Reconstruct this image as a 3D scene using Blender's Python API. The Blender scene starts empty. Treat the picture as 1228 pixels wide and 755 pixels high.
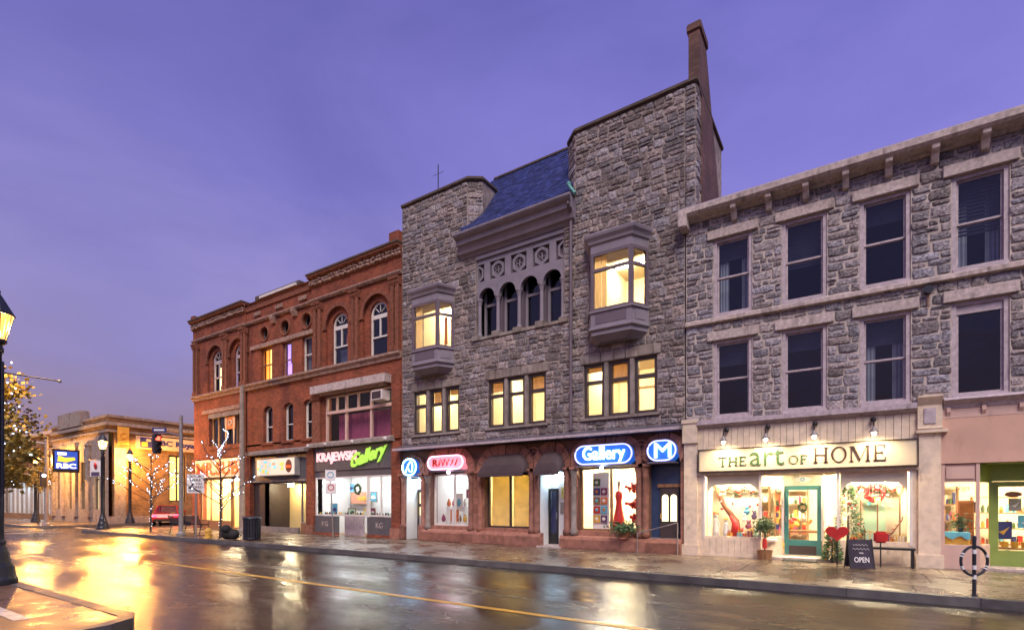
import bpy, bmesh, math, random
from mathutils import Vector, Matrix
R = random.Random(7)
PI = math.pi
sc = bpy.context.scene
col = sc.collection
# ------------------------------------------------------------------ camera
# world frame: facade line of the street is y = 0, x runs along it to the right, pavement top is z = 0
CAM_H = 1.55
cam_d = bpy.data.cameras.new('camera'); cam = bpy.data.objects.new('camera', cam_d); col.objects.link(cam)
cam.location = (0, -15.8, CAM_H)
cam.rotation_euler = (PI/2, 0, math.radians(90-56.70))
cam_d.sensor_width = 36; cam_d.lens = 36*620/1228
cam_d.shift_y = 224.5/1228
cam_d.clip_start = .1; cam_d.clip_end = 1500
sc.camera = cam
# ------------------------------------------------------------------ sky
w = bpy.data.worlds.new('World'); sc.world = w; w.use_nodes = True
nt = w.node_tree; nt.nodes.clear()
def WN(t): return nt.nodes.new(t)
wo = WN('ShaderNodeOutputWorld'); bg = WN('ShaderNodeBackground'); nt.links.new(bg.outputs[0], wo.inputs[0])
sky = WN('ShaderNodeTexSky'); sky.sky_type = 'NISHITA'; sky.sun_disc = False
SUN_EL, SUN_AZ = 48, 205
sky.sun_elevation = math.radians(-2.0); sky.sun_rotation = math.radians(250)
tc = WN('ShaderNodeTexCoord')
sep = WN('ShaderNodeSeparateXYZ'); nt.links.new(tc.outputs['Generated'], sep.inputs[0])
ramp = WN('ShaderNodeValToRGB'); cr = ramp.color_ramp
cr.elements[0].position = 0; cr.elements[0].color = (.190, .122, .165, 1)
cr.elements[1].position = 1; cr.elements[1].color = (.046, .048, .21, 1)
for p, c in ((.14, (.176, .134, .235, 1)), (.30, (.158, .142, .335, 1)), (.52, (.110, .101, .318, 1))):
    e = cr.elements.new(p); e.color = c
# soft overcast mottling, the dusk a little paler along the street to the right
nz = WN('ShaderNodeTexNoise'); nz.inputs['Scale'].default_value = 2.2; nz.inputs['Detail'].default_value = 5; nz.inputs['Roughness'].default_value = .55
mp = WN('ShaderNodeMapping'); mp.inputs['Scale'].default_value = (1, 1, 2.6); nt.links.new(tc.outputs['Generated'], mp.inputs[0]); nt.links.new(mp.outputs[0], nz.inputs['Vector'])
ma = WN('ShaderNodeMath'); ma.operation = 'MULTIPLY_ADD'; nt.links.new(nz.outputs[0], ma.inputs[0]); ma.inputs[1].default_value = .34; ma.inputs[2].default_value = -.17
ad = WN('ShaderNodeMath'); ad.operation = 'ADD'; nt.links.new(sep.outputs[2], ad.inputs[0]); nt.links.new(ma.outputs[0], ad.inputs[1])
nt.links.new(ad.outputs[0], ramp.inputs[0])
az = WN('ShaderNodeMath'); az.operation = 'MULTIPLY_ADD'; nt.links.new(sep.outputs[0], az.inputs[0]); az.inputs[1].default_value = .30; az.inputs[2].default_value = 1.34
m1 = WN('ShaderNodeMix'); m1.data_type = 'RGBA'; m1.blend_type = 'MULTIPLY'; m1.inputs[0].default_value = 1
nt.links.new(ramp.outputs[0], m1.inputs[6]); nt.links.new(az.outputs[0], m1.inputs[7])
nc = WN('ShaderNodeTexNoise'); nc.inputs['Scale'].default_value = 1.7; nc.inputs['Detail'].default_value = 7; nc.inputs['Roughness'].default_value = .58; nc.inputs['Distortion'].default_value = .6
mc = WN('ShaderNodeMapping'); mc.inputs['Scale'].default_value = (1, 1.2, 3.0); mc.inputs['Location'].default_value = (3.1, .4, 1.2); nt.links.new(tc.outputs['Generated'], mc.inputs[0]); nt.links.new(mc.outputs[0], nc.inputs['Vector'])
cl = WN('ShaderNodeMapRange'); nt.links.new(nc.outputs[0], cl.inputs[0]); cl.inputs[1].default_value = .32; cl.inputs[2].default_value = .70
cmx = WN('ShaderNodeMix'); cmx.data_type = 'RGBA'; cmx.inputs[6].default_value = (.88, .88, .90, 1); cmx.inputs[7].default_value = (1.18, 1.15, 1.09, 1); nt.links.new(cl.outputs[0], cmx.inputs[0])
m3 = WN('ShaderNodeMix'); m3.data_type = 'RGBA'; m3.blend_type = 'MULTIPLY'; m3.inputs[0].default_value = 1; nt.links.new(m1.outputs[2], m3.inputs[6]); nt.links.new(cmx.outputs[2], m3.inputs[7])
m2 = WN('ShaderNodeMix'); m2.data_type = 'RGBA'; m2.blend_type = 'ADD'; m2.inputs[0].default_value = .05
nt.links.new(m3.outputs[2], m2.inputs[6]); nt.links.new(sky.outputs[0], m2.inputs[7])
nt.links.new(m2.outputs[2], bg.inputs[0]); bg.inputs[1].default_value = 1.0
# ------------------------------------------------------------------ sun: the soft last light of an overcast dusk
sd = bpy.data.lights.new('dusk_light', 'SUN'); sun = bpy.data.objects.new('dusk_light', sd); col.objects.link(sun)
sd.energy = 2.15; sd.angle = math.radians(28); sd.color = (1.0, .86, .77)
el, azr = math.radians(SUN_EL), math.radians(35)
sdir = Vector((math.sin(azr)*math.cos(el), -math.cos(azr)*math.cos(el), math.sin(el)))
sun.rotation_euler = sdir.to_track_quat('Z', 'Y').to_euler()
sc.view_settings.view_transform = 'Standard'; sc.view_settings.look = 'None'; sc.view_settings.exposure = .62; sc.view_settings.gamma = 1
sc.view_settings.use_curve_mapping = False
sc.render.engine = 'CYCLES'; sc.cycles.use_denoising = True
sc.cycles.sample_clamp_indirect = 4; sc.cycles.max_bounces = 7; sc.cycles.transparent_max_bounces = 12
sc.cycles.caustics_reflective = False; sc.cycles.caustics_refractive = False
# ------------------------------------------------------------------ materials
MATS = {}
def mat(name, c, rough=.75, var=.18, scale=3.0, bump=0.0, bscale=40, metal=0.0, spec=.5, stain=None, isl=0.0, detail=6, aniso=None):
    m = bpy.data.materials.new(name); m.use_nodes = True; t = m.node_tree; b = t.nodes['Principled BSDF']
    N = t.nodes.new; L = t.links.new
    b.inputs['Roughness'].default_value = rough; b.inputs['Metallic'].default_value = metal
    b.inputs['Specular IOR Level'].default_value = spec
    geo = N('ShaderNodeNewGeometry'); pos = geo.outputs['Position']
    if aniso:
        mpn = N('ShaderNodeMapping'); mpn.inputs['Scale'].default_value = aniso; L(pos, mpn.inputs[0]); pos = mpn.outputs[0]
    n = N('ShaderNodeTexNoise'); n.inputs['Scale'].default_value = scale; n.inputs['Detail'].default_value = detail; L(pos, n.inputs['Vector'])
    r = N('ShaderNodeValToRGB'); L(n.outputs[0], r.inputs[0])
    r.color_ramp.elements[0].position = .3; r.color_ramp.elements[1].position = .7
    r.color_ramp.elements[0].color = tuple(max(0, x*(1-var)) for x in c)+(1,)
    r.color_ramp.elements[1].color = tuple(min(1, x*(1+var)) for x in c)+(1,)
    out = r.outputs[0]
    if isl:
        oi = N('ShaderNodeObjectInfo'); a = N('ShaderNodeMath'); a.operation = 'ADD'
        L(oi.outputs['Random'], a.inputs[0]); L(geo.outputs['Random Per Island'], a.inputs[1])
        fr = N('ShaderNodeMath'); fr.operation = 'FRACT'; L(a.outputs[0], fr.inputs[0])
        mr = N('ShaderNodeMapRange'); L(fr.outputs[0], mr.inputs[0]); mr.inputs[3].default_value = 1-isl; mr.inputs[4].default_value = 1+isl
        mx = N('ShaderNodeMix'); mx.data_type = 'RGBA'; mx.blend_type = 'MULTIPLY'; mx.inputs[0].default_value = 1
        L(out, mx.inputs[6]); L(mr.outputs[0], mx.inputs[7]); out = mx.outputs[2]
        # warm / cool drift from stone to stone
        sn = N('ShaderNodeMath'); sn.operation = 'MULTIPLY'; L(fr.outputs[0], sn.inputs[0]); sn.inputs[1].default_value = 7.31
        f2 = N('ShaderNodeMath'); f2.operation = 'FRACT'; L(sn.outputs[0], f2.inputs[0])
        tint = N('ShaderNodeMix'); tint.data_type = 'RGBA'; L(f2.outputs[0], tint.inputs[0])
        k_ = min(1, isl*1.5); tint.inputs[6].default_value = (1+.12*k_, 1-.01*k_, 1-.14*k_, 1); tint.inputs[7].default_value = (1-.10*k_, 1-.01*k_, 1+.13*k_, 1)
        mx2 = N('ShaderNodeMix'); mx2.data_type = 'RGBA'; mx2.blend_type = 'MULTIPLY'; mx2.inputs[0].default_value = 1
        L(out, mx2.inputs[6]); L(tint.outputs[2], mx2.inputs[7]); out = mx2.outputs[2]
    if stain:
        n2 = N('ShaderNodeTexNoise'); n2.inputs['Scale'].default_value = stain[1]; n2.inputs['Detail'].default_value = 8; n2.inputs['Roughness'].default_value = .65
        sm = N('ShaderNodeMapping'); sm.inputs['Scale'].default_value = (1, 1, .38); L(geo.outputs['Position'], sm.inputs[0]); L(sm.outputs[0], n2.inputs['Vector'])
        r2 = N('ShaderNodeValToRGB'); L(n2.outputs[0], r2.inputs[0]); r2.color_ramp.elements[0].position = stain[2]; r2.color_ramp.elements[1].position = stain[2]+.18
        mx = N('ShaderNodeMix'); mx.data_type = 'RGBA'; L(r2.outputs[0], mx.inputs[0]); L(out, mx.inputs[6]); mx.inputs[7].default_value = stain[0]+(1,)
        out = mx.outputs[2]
    L(out, b.inputs['Base Color'])
    if bump:
        nb = N('ShaderNodeTexNoise'); nb.inputs['Scale'].default_value = bscale; nb.inputs['Detail'].default_value = 5; L(geo.outputs['Position'], nb.inputs['Vector'])
        bn = N('ShaderNodeBump'); bn.inputs['Strength'].default_value = bump; bn.inputs['Distance'].default_value = .035 if name.startswith('stone') else .02
        L(nb.outputs[0], bn.inputs['Height']); L(bn.outputs[0], b.inputs['Normal'])
    MATS[name] = m
    return m
def emit(name, c, s):
    m = bpy.data.materials.new(name); m.use_nodes = True; t = m.node_tree; b = t.nodes['Principled BSDF']
    b.inputs['Base Color'].default_value = tuple(c)+(1,); b.inputs['Emission Color'].default_value = tuple(c)+(1,); b.inputs['Emission Strength'].default_value = s
    MATS[name] = m; return m
def glass(name, tint=(1, 1, 1), refl=1.0, rough=.015, wob=.06):
    m = bpy.data.materials.new(name); m.use_nodes = True; t = m.node_tree; t.nodes.clear(); N = t.nodes.new; L = t.links.new
    o = N('ShaderNodeOutputMaterial'); mx = N('ShaderNodeMixShader'); tr = N('ShaderNodeBsdfTransparent'); g = N('ShaderNodeBsdfGlossy')
    tr.inputs[0].default_value = tuple(tint)+(1,); g.inputs['Roughness'].default_value = rough
    lw = N('ShaderNodeLayerWeight'); lw.inputs[0].default_value = .5; pw = N('ShaderNodeMath'); pw.operation = 'POWER'; L(lw.outputs['Facing'], pw.inputs[0]); pw.inputs[1].default_value = 4.0
    fr = N('ShaderNodeMath'); fr.operation = 'MULTIPLY_ADD'; L(pw.outputs[0], fr.inputs[0]); fr.inputs[1].default_value = .95; fr.inputs[2].default_value = .05
    geo = N('ShaderNodeNewGeometry'); nb = N('ShaderNodeTexNoise'); nb.inputs['Scale'].default_value = 1.3; L(geo.outputs['Position'], nb.inputs['Vector'])
    bn = N('ShaderNodeBump'); bn.inputs['Strength'].default_value = wob; bn.inputs['Distance'].default_value = .05; L(nb.outputs[0], bn.inputs['Height']); L(bn.outputs[0], g.inputs['Normal'])
    k = N('ShaderNodeMath'); k.operation = 'MULTIPLY'; L(fr.outputs[0], k.inputs[0]); k.inputs[1].default_value = refl; k.use_clamp = True
    L(k.outputs[0], mx.inputs[0]); L(tr.outputs[0], mx.inputs[1]); L(g.outputs[0], mx.inputs[2]); L(mx.outputs[0], o.inputs[0])
    MATS[name] = m; return m
def brick(name, c, mortar, bw=.215, bh=.075, var=.25, bump=.5):
    m = bpy.data.materials.new(name); m.use_nodes = True; t = m.node_tree; b = t.nodes['Principled BSDF']; N = t.nodes.new; L = t.links.new
    geo = N('ShaderNodeNewGeometry'); s = N('ShaderNodeSeparateXYZ'); L(geo.outputs['Position'], s.inputs[0])
    a = N('ShaderNodeMath'); a.operation = 'ADD'; L(s.outputs[0], a.inputs[0]); L(s.outputs[1], a.inputs[1])
    cb = N('ShaderNodeCombineXYZ'); L(a.outputs[0], cb.inputs[0]); L(s.outputs[2], cb.inputs[1])
    bt = N('ShaderNodeTexBrick'); L(cb.outputs[0], bt.inputs['Vector']); bt.inputs['Scale'].default_value = 1
    bt.inputs['Brick Width'].default_value = bw; bt.inputs['Row Height'].default_value = bh; bt.inputs['Mortar Size'].default_value = .007; bt.inputs['Mortar Smooth'].default_value = .3
    bt.inputs['Color1'].default_value = tuple(x*(1-var) for x in c)+(1,); bt.inputs['Color2'].default_value = tuple(x*(1+var) for x in c)+(1,); bt.inputs['Mortar'].default_value = tuple(mortar)+(1,)
    n = N('ShaderNodeTexNoise'); n.inputs['Scale'].default_value = 1.1; n.inputs['Detail'].default_value = 8; L(geo.outputs['Position'], n.inputs['Vector'])
    mr = N('ShaderNodeMapRange'); L(n.outputs[0], mr.inputs[0]); mr.inputs[1].default_value = .3; mr.inputs[2].default_value = .7; mr.inputs[3].default_value = .62; mr.inputs[4].default_value = 1.25
    mx = N('ShaderNodeMix'); mx.data_type = 'RGBA'; mx.blend_type = 'MULTIPLY'; mx.inputs[0].default_value = 1; L(bt.outputs[0], mx.inputs[6]); L(mr.outputs[0], mx.inputs[7])
    L(mx.outputs[2], b.inputs['Base Color']); b.inputs['Roughness'].default_value = .85
    bn = N('ShaderNodeBump'); bn.invert = True; bn.inputs['Strength'].default_value = bump; bn.inputs['Distance'].default_value = .01; L(bt.outputs['Fac'], bn.inputs['Height']); L(bn.outputs[0], b.inputs['Normal'])
    MATS[name] = m; return m
def wet(name, c, rlo, rhi, scale, bump, bscale, aniso=(1, 1, 1), var=.35):
    """rain-wet paving: puddled patches are smooth, the rest is damp grain"""
    m = bpy.data.materials.new(name); m.use_nodes = True; t = m.node_tree; b = t.nodes['Principled BSDF']; N = t.nodes.new; L = t.links.new
    geo = N('ShaderNodeNewGeometry'); mpn = N('ShaderNodeMapping'); mpn.inputs['Scale'].default_value = aniso; L(geo.outputs['Position'], mpn.inputs[0])
    n = N('ShaderNodeTexNoise'); n.inputs['Scale'].default_value = scale; n.inputs['Detail'].default_value = 9; n.inputs['Roughness'].default_value = .62; L(mpn.outputs[0], n.inputs['Vector'])
    mr = N('ShaderNodeMapRange'); L(n.outputs[0], mr.inputs[0]); mr.inputs[1].default_value = .36; mr.inputs[2].default_value = .64; mr.inputs[3].default_value = rlo; mr.inputs[4].default_value = rhi
    L(mr.outputs[0], b.inputs['Roughness'])
    r = N('ShaderNodeValToRGB'); L(n.outputs[0], r.inputs[0]); r.color_ramp.elements[0].position = .35; r.color_ramp.elements[1].position = .68
    r.color_ramp.elements[0].color = tuple(x*(1-var) for x in c)+(1,); r.color_ramp.elements[1].color = tuple(x*(1+var) for x in c)+(1,)
    oi = N('ShaderNodeObjectInfo'); mr2 = N('ShaderNodeMapRange'); L(oi.outputs['Random'], mr2.inputs[0]); mr2.inputs[3].default_value = .82; mr2.inputs[4].default_value = 1.18
    mx = N('ShaderNodeMix'); mx.data_type = 'RGBA'; mx.blend_type = 'MULTIPLY'; mx.inputs[0].default_value = 1; L(r.outputs[0], mx.inputs[6]); L(mr2.outputs[0], mx.inputs[7])
    L(mx.outputs[2], b.inputs['Base Color'])
    b.inputs['Specular IOR Level'].default_value = .6
    v = N('ShaderNodeTexVoronoi'); v.inputs['Scale'].default_value = bscale; L(geo.outputs['Position'], v.inputs['Vector'])
    n3 = N('ShaderNodeTexNoise'); n3.inputs['Scale'].default_value = 2.3; n3.inputs['Detail'].default_value = 4; L(mpn.outputs[0], n3.inputs['Vector'])
    k = N('ShaderNodeMath'); k.operation = 'MULTIPLY'; L(v.outputs['Distance'], k.inputs[0]); L(mr.outputs[0], k.inputs[1])
    k2 = N('ShaderNodeMath'); k2.operation = 'MULTIPLY_ADD'; L(n3.outputs[0], k2.inputs[0]); k2.inputs[1].default_value = .55; L(k.outputs[0], k2.inputs[2])
    n4 = N('ShaderNodeTexNoise'); n4.inputs['Scale'].default_value = 16; n4.inputs['Detail'].default_value = 3; L(mpn.outputs[0], n4.inputs['Vector'])
    k3 = N('ShaderNodeMath'); k3.operation = 'MULTIPLY_ADD'; L(n4.outputs[0], k3.inputs[0]); k3.inputs[1].default_value = .16; L(k2.outputs[0], k3.inputs[2]); k2 = k3
    bn = N('ShaderNodeBump'); bn.inputs['Strength'].default_value = bump; bn.inputs['Distance'].default_value = .012; L(k2.outputs[0], bn.inputs['Height']); L(bn.outputs[0], b.inputs['Normal'])
    MATS[name] = m; return m
wet('asphalt', (.032, .027, .022), .09, .32, .55, .75, 70, (.55, 1.5, 1))
wet('slab', (.165, .125, .085), .13, .42, .8, .40, 120)
wet('kerb', (.10, .095, .09), .35, .65, 2.0, .6, 60)
wet('paver', (.15, .085, .05), .18, .5, 1.2, .6, 45)
wet('gutter', (.03, .027, .025), .2, .5, 1.0, .5, 80)
mat('yellow_paint', (.62, .36, .05), .35, .25, 6, .2, 90, stain=((.06, .05, .04), 9, .60))
mat('white_line', (.6, .56, .48), .4, .2, 6, .2, 90, stain=((.08, .07, .06), 7, .52))
mat('stone_grey', (.272, .250, .258), .9, .62, 18, 1.0, 34, isl=.38, stain=((.080, .073, .078), 1.2, .57))
mat('stone_brown', (.255, .224, .218), .92, .62, 17, 1.0, 34, isl=.42, stain=((.075, .062, .060), 1.0, .56))
mat('mortar_light', (.50, .43, .38), .95, .25, 5, .8, 40, stain=((.30, .25, .23), 2.2, .56))
mat('mortar_dark', (.33, .27, .235), .95, .35, 5, .8, 40, stain=((.12, .10, .09), 1.6, .48))
mat('limestone', (.52, .44, .40), .85, .26, 11, .7, 70, stain=((.20, .16, .145), 3.4, .53), isl=.07)
mat('limestone_dark', (.27, .23, .20), .9, .25, 4, .5, 50, stain=((.13, .10, .09), 3, .52), isl=.12)
mat('sandstone_joint', (.15, .078, .056), .9, .2, 5, .5, 40); mat('sandstone', (.285, .130, .088), .85, .28, 5, .6, 40, isl=.24, stain=((.10, .05, .04), 3, .62))
mat('terracotta', (.205, .072, .038), .85, .35, 7, .7, 45, isl=.1)
mat('terracotta_light', (.34, .225, .175), .85, .3, 7, .7, 45, stain=((.20, .12, .09), 5, .5))
brick('brick_red', (.262, .066, .028), (.15, .070, .046))
brick('brick_dark', (.13, .060, .045), (.10, .07, .06))
brick('brick_tan', (.19, .115, .055), (.13, .085, .05))
mat('paint_mauve', (.235, .208, .238), .55, .12, 2.5, .15, 30, stain=((.11, .09, .10), 3, .62))
mat('paint_mauve_dark', (.135, .105, .125), .55, .12, 2.5, .15, 30)
mat('paint_white', (.70, .66, .60), .5, .08, 3, .1, 40, stain=((.5, .43, .36), 3, .64))
mat('paint_cream', (.70, .58, .43), .55, .14, 6, .2, 60, stain=((.34, .26, .19), 4.2, .60), isl=.05)
mat('paint_pink', (.62, .43, .35), .55, .08, 2, .2, 70, stain=((.34, .24, .20), 3.2, .59))
mat('stucco', (.66, .42, .31), .85, .10, 1.5, .5, 110, stain=((.52, .31, .22), 1.6, .56))
mat('paint_lilac', (.46, .39, .41), .6, .2, 9, .3, 60, stain=((.20, .165, .16), 4, .57))
mat('paint_brown', (.050, .036, .034), .5, .2, 4)
mat('paint_black', (.018, .017, .018), .42, .2, 4)
mat('paint_teal', (.055, .20, .185), .4, .1, 4)
mat('paint_green', (.24, .34, .075), .45, .1, 3)
mat('paint_blue', (.030, .055, .12), .4, .15, 4)
mat('iron', (.030, .034, .042), .38, .25, 6, .15, 60, metal=.35)
mat('galv', (.30, .28, .26), .5, .15, 5, .1, 60, metal=.5)
mat('concrete_pole', (.30, .24, .19), .85, .2, 4, .3, 50)
mat('copper_green', (.13, .38, .33), .7, .25, 5)
mat('slate', (.032, .045, .150), .5, .3, 6, .4, 40, isl=.35)
mat('lead_cap', (.095, .068, .050), .85, .3, 4, .5, 30)
mat('canopy_metal', (.13, .12, .15), .35, .2, 3, .1, 40, metal=.2)
mat('awning_cloth', (.070, .048, .050), .8, .15, 3, .2, 150)
mat('wall_cream', (.74, .66, .50), .85, .05, 2)
mat('wall_yellow', (.72, .55, .24), .85, .05, 2)
mat('wall_white', (.78, .78, .76), .8, .04, 2)
mat('wall_unlit', (.035, .032, .04), .9, .2, 2)  # for unlit rooms: their darkness is put into the wall colour
mat('floor_wood', (.22, .13, .07), .4, .25, 3, aniso=(1, 8, 1))
mat('curtain_pink', (.30, .10, .13), .9, .3, 5, aniso=(6, 6, .4))
mat('blind', (.10, .10, .13), .8, .15, 4)
mat('kraft_paper', (.88, .76, .42), .8, .12, 2.5, .3, 25); mat('curtain', (.80, .62, .34), .9, .15, 6, aniso=(6, 6, .5))
for k_ in ('kraft_paper', 'curtain'):        # thin sheets let the room light through
    m_ = MATS[k_]; t_ = m_.node_tree; b_ = t_.nodes['Principled BSDF']; tl_ = t_.nodes.new('ShaderNodeBsdfTranslucent'); mx_ = t_.nodes.new('ShaderNodeMixShader'); mx_.inputs[0].default_value = .6
    t_.links.new(b_.inputs['Base Color'].links[0].from_socket, tl_.inputs[0]); t_.links.new(b_.outputs[0], mx_.inputs[1]); t_.links.new(tl_.outputs[0], mx_.inputs[2]); t_.links.new(mx_.outputs[0], t_.nodes['Material Output'].inputs[0])
mat('wood', (.26, .13, .06), .5, .3, 4, .2, 40, aniso=(4, 4, .6))
mat('bark', (.055, .045, .040), .9, .4, 8, .8, 50)
mat('leaf_autumn', (.40, .30, .06), .6, .5, 2.5, isl=.45)
mat('leaf_green', (.045, .095, .030), .6, .4, 3, isl=.4)
mat('red', (.50, .025, .020), .45, .15, 5)
mat('carpaint', (.38, .012, .010), .2, .05, 3)
mat('rubber', (.014, .014, .014), .8, .2, 4)
mat('white', (.78, .76, .72), .5, .06, 4)
mat('cream_doll', (.70, .66, .60), .7, .12, 6)
mat('orange', (.65, .19, .05), .6, .12, 5)
mat('skyblue', (.12, .45, .60), .6, .12, 5)
mat('mint', (.42, .62, .45), .7, .05, 3)
mat('navy', (.030, .035, .15), .5, .2, 4)
mat('gold', (.65, .38, .06), .45, .2, 5)
mat('chalkboard', (.035, .028, .042), .8, .3, 6); mat('purple', (.10, .06, .14), .6, .2, 4)
mat('sign_cream', (.64, .57, .41), .55, .03, 2)
mat('letter_green', (.055, .125, .05), .5, .08, 4)
mat('letter_dark', (.045, .022, .018), .5, .1, 4)
mat('sign_grey', (.105, .10, .105), .5, .12, 3)
mat('sign_plate', (.36, .35, .33), .4, .12, 3)
mat('tan_plate', (.60, .43, .26), .6, .08, 3)
mat('magenta', (.26, .045, .11), .6, .1, 4); mat('coral_p', (.62, .28, .18), .7, .2, 4); mat('yellow_p', (.7, .6, .2), .7, .2, 4)
glass('glass_dark', (.72, .78, .9), 1.25, .02, .40)
glass('glass_clear', (.97, .98, .97), .55)
def frosted(name, c, s, through=.5):
    m = bpy.data.materials.new(name); m.use_nodes = True; t = m.node_tree; t.nodes.clear(); N = t.nodes.new; L = t.links.new
    o = N('ShaderNodeOutputMaterial'); mx = N('ShaderNodeMixShader'); tr = N('ShaderNodeBsdfTransparent'); e = N('ShaderNodeEmission'); e.inputs[0].default_value = tuple(c)+(1,); e.inputs[1].default_value = s
    mx.inputs[0].default_value = 1-through; L(tr.outputs[0], mx.inputs[1]); L(e.outputs[0], mx.inputs[2]); L(mx.outputs[0], o.inputs[0]); MATS[name] = m
frosted('lantern_glass', (1.0, .36, .07), 2.0, .15); frosted('lantern_glass_amber', (1.0, .46, .09), 5, .3)
emit('lamp_warm', (1.0, .62, .24), 26); emit('lamp_amber', (1.0, .50, .10), 26); emit('bulb_warm', (1, .80, .50), 18); emit('spot_hot', (1, .84, .56), 520); emit('under_blue', (.45, .68, 1.0), 90); emit('under_pink', (1.0, .62, .86), 90)
emit('neon_bluewhite', (.50, .74, 1.0), 5.0); emit('neon_violet', (.46, .48, 1.0), 1.1)
emit('neon_red', (1.0, .05, .10), 3.5); emit('neon_pink', (1.0, .45, .62), 2); emit('neon_cyan', (.35, .75, 1), 6)
emit('neon_blue_face', (.012, .085, .40), .8); emit('neon_red_face', (1.0, .30, .38), .62)
emit('tube_white', (.95, .98, 1.0), 26); emit('tube_cool', (.62, .82, 1.0), 26); emit('panel_warm', (1.0, .82, .52), 150); emit('panel_hot', (1.0, .80, .46), 110); emit('panel_yellow', (1, .84, .44), 60)
emit('fairy', (.66, .78, 1.0), 4.5); emit('sign_lit', (.90, .56, .36), .30); emit('letter_red_lit', (.80, .09, .015), .35); emit('letter_pink_lit', (1.0, .55, .55), .62); emit('letter_lime_lit', (.38, .72, .08), .55)
emit('rbc_blue', (.02, .07, .42), .6); emit('rbc_white', (.9, .92, 1), 1.2); emit('rbc_yellow', (.95, .62, .05), .8)
emit('glow_yellow', (1.0, .70, .18), 1.5); emit('glow_orange', (1.0, .34, .04), 1.1); emit('glow_violet', (.46, .28, 1.0), 1.0); emit('glow_cyan', (.2, .75, .9), .8); emit('glow_pale', (1.0, .82, .44), 1.5)  # room light put into the colour of curtains, blinds and panes
emit('signal_red', (1, .04, .02), 8); emit('signal_white', (1, .95, .95), 14)
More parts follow.
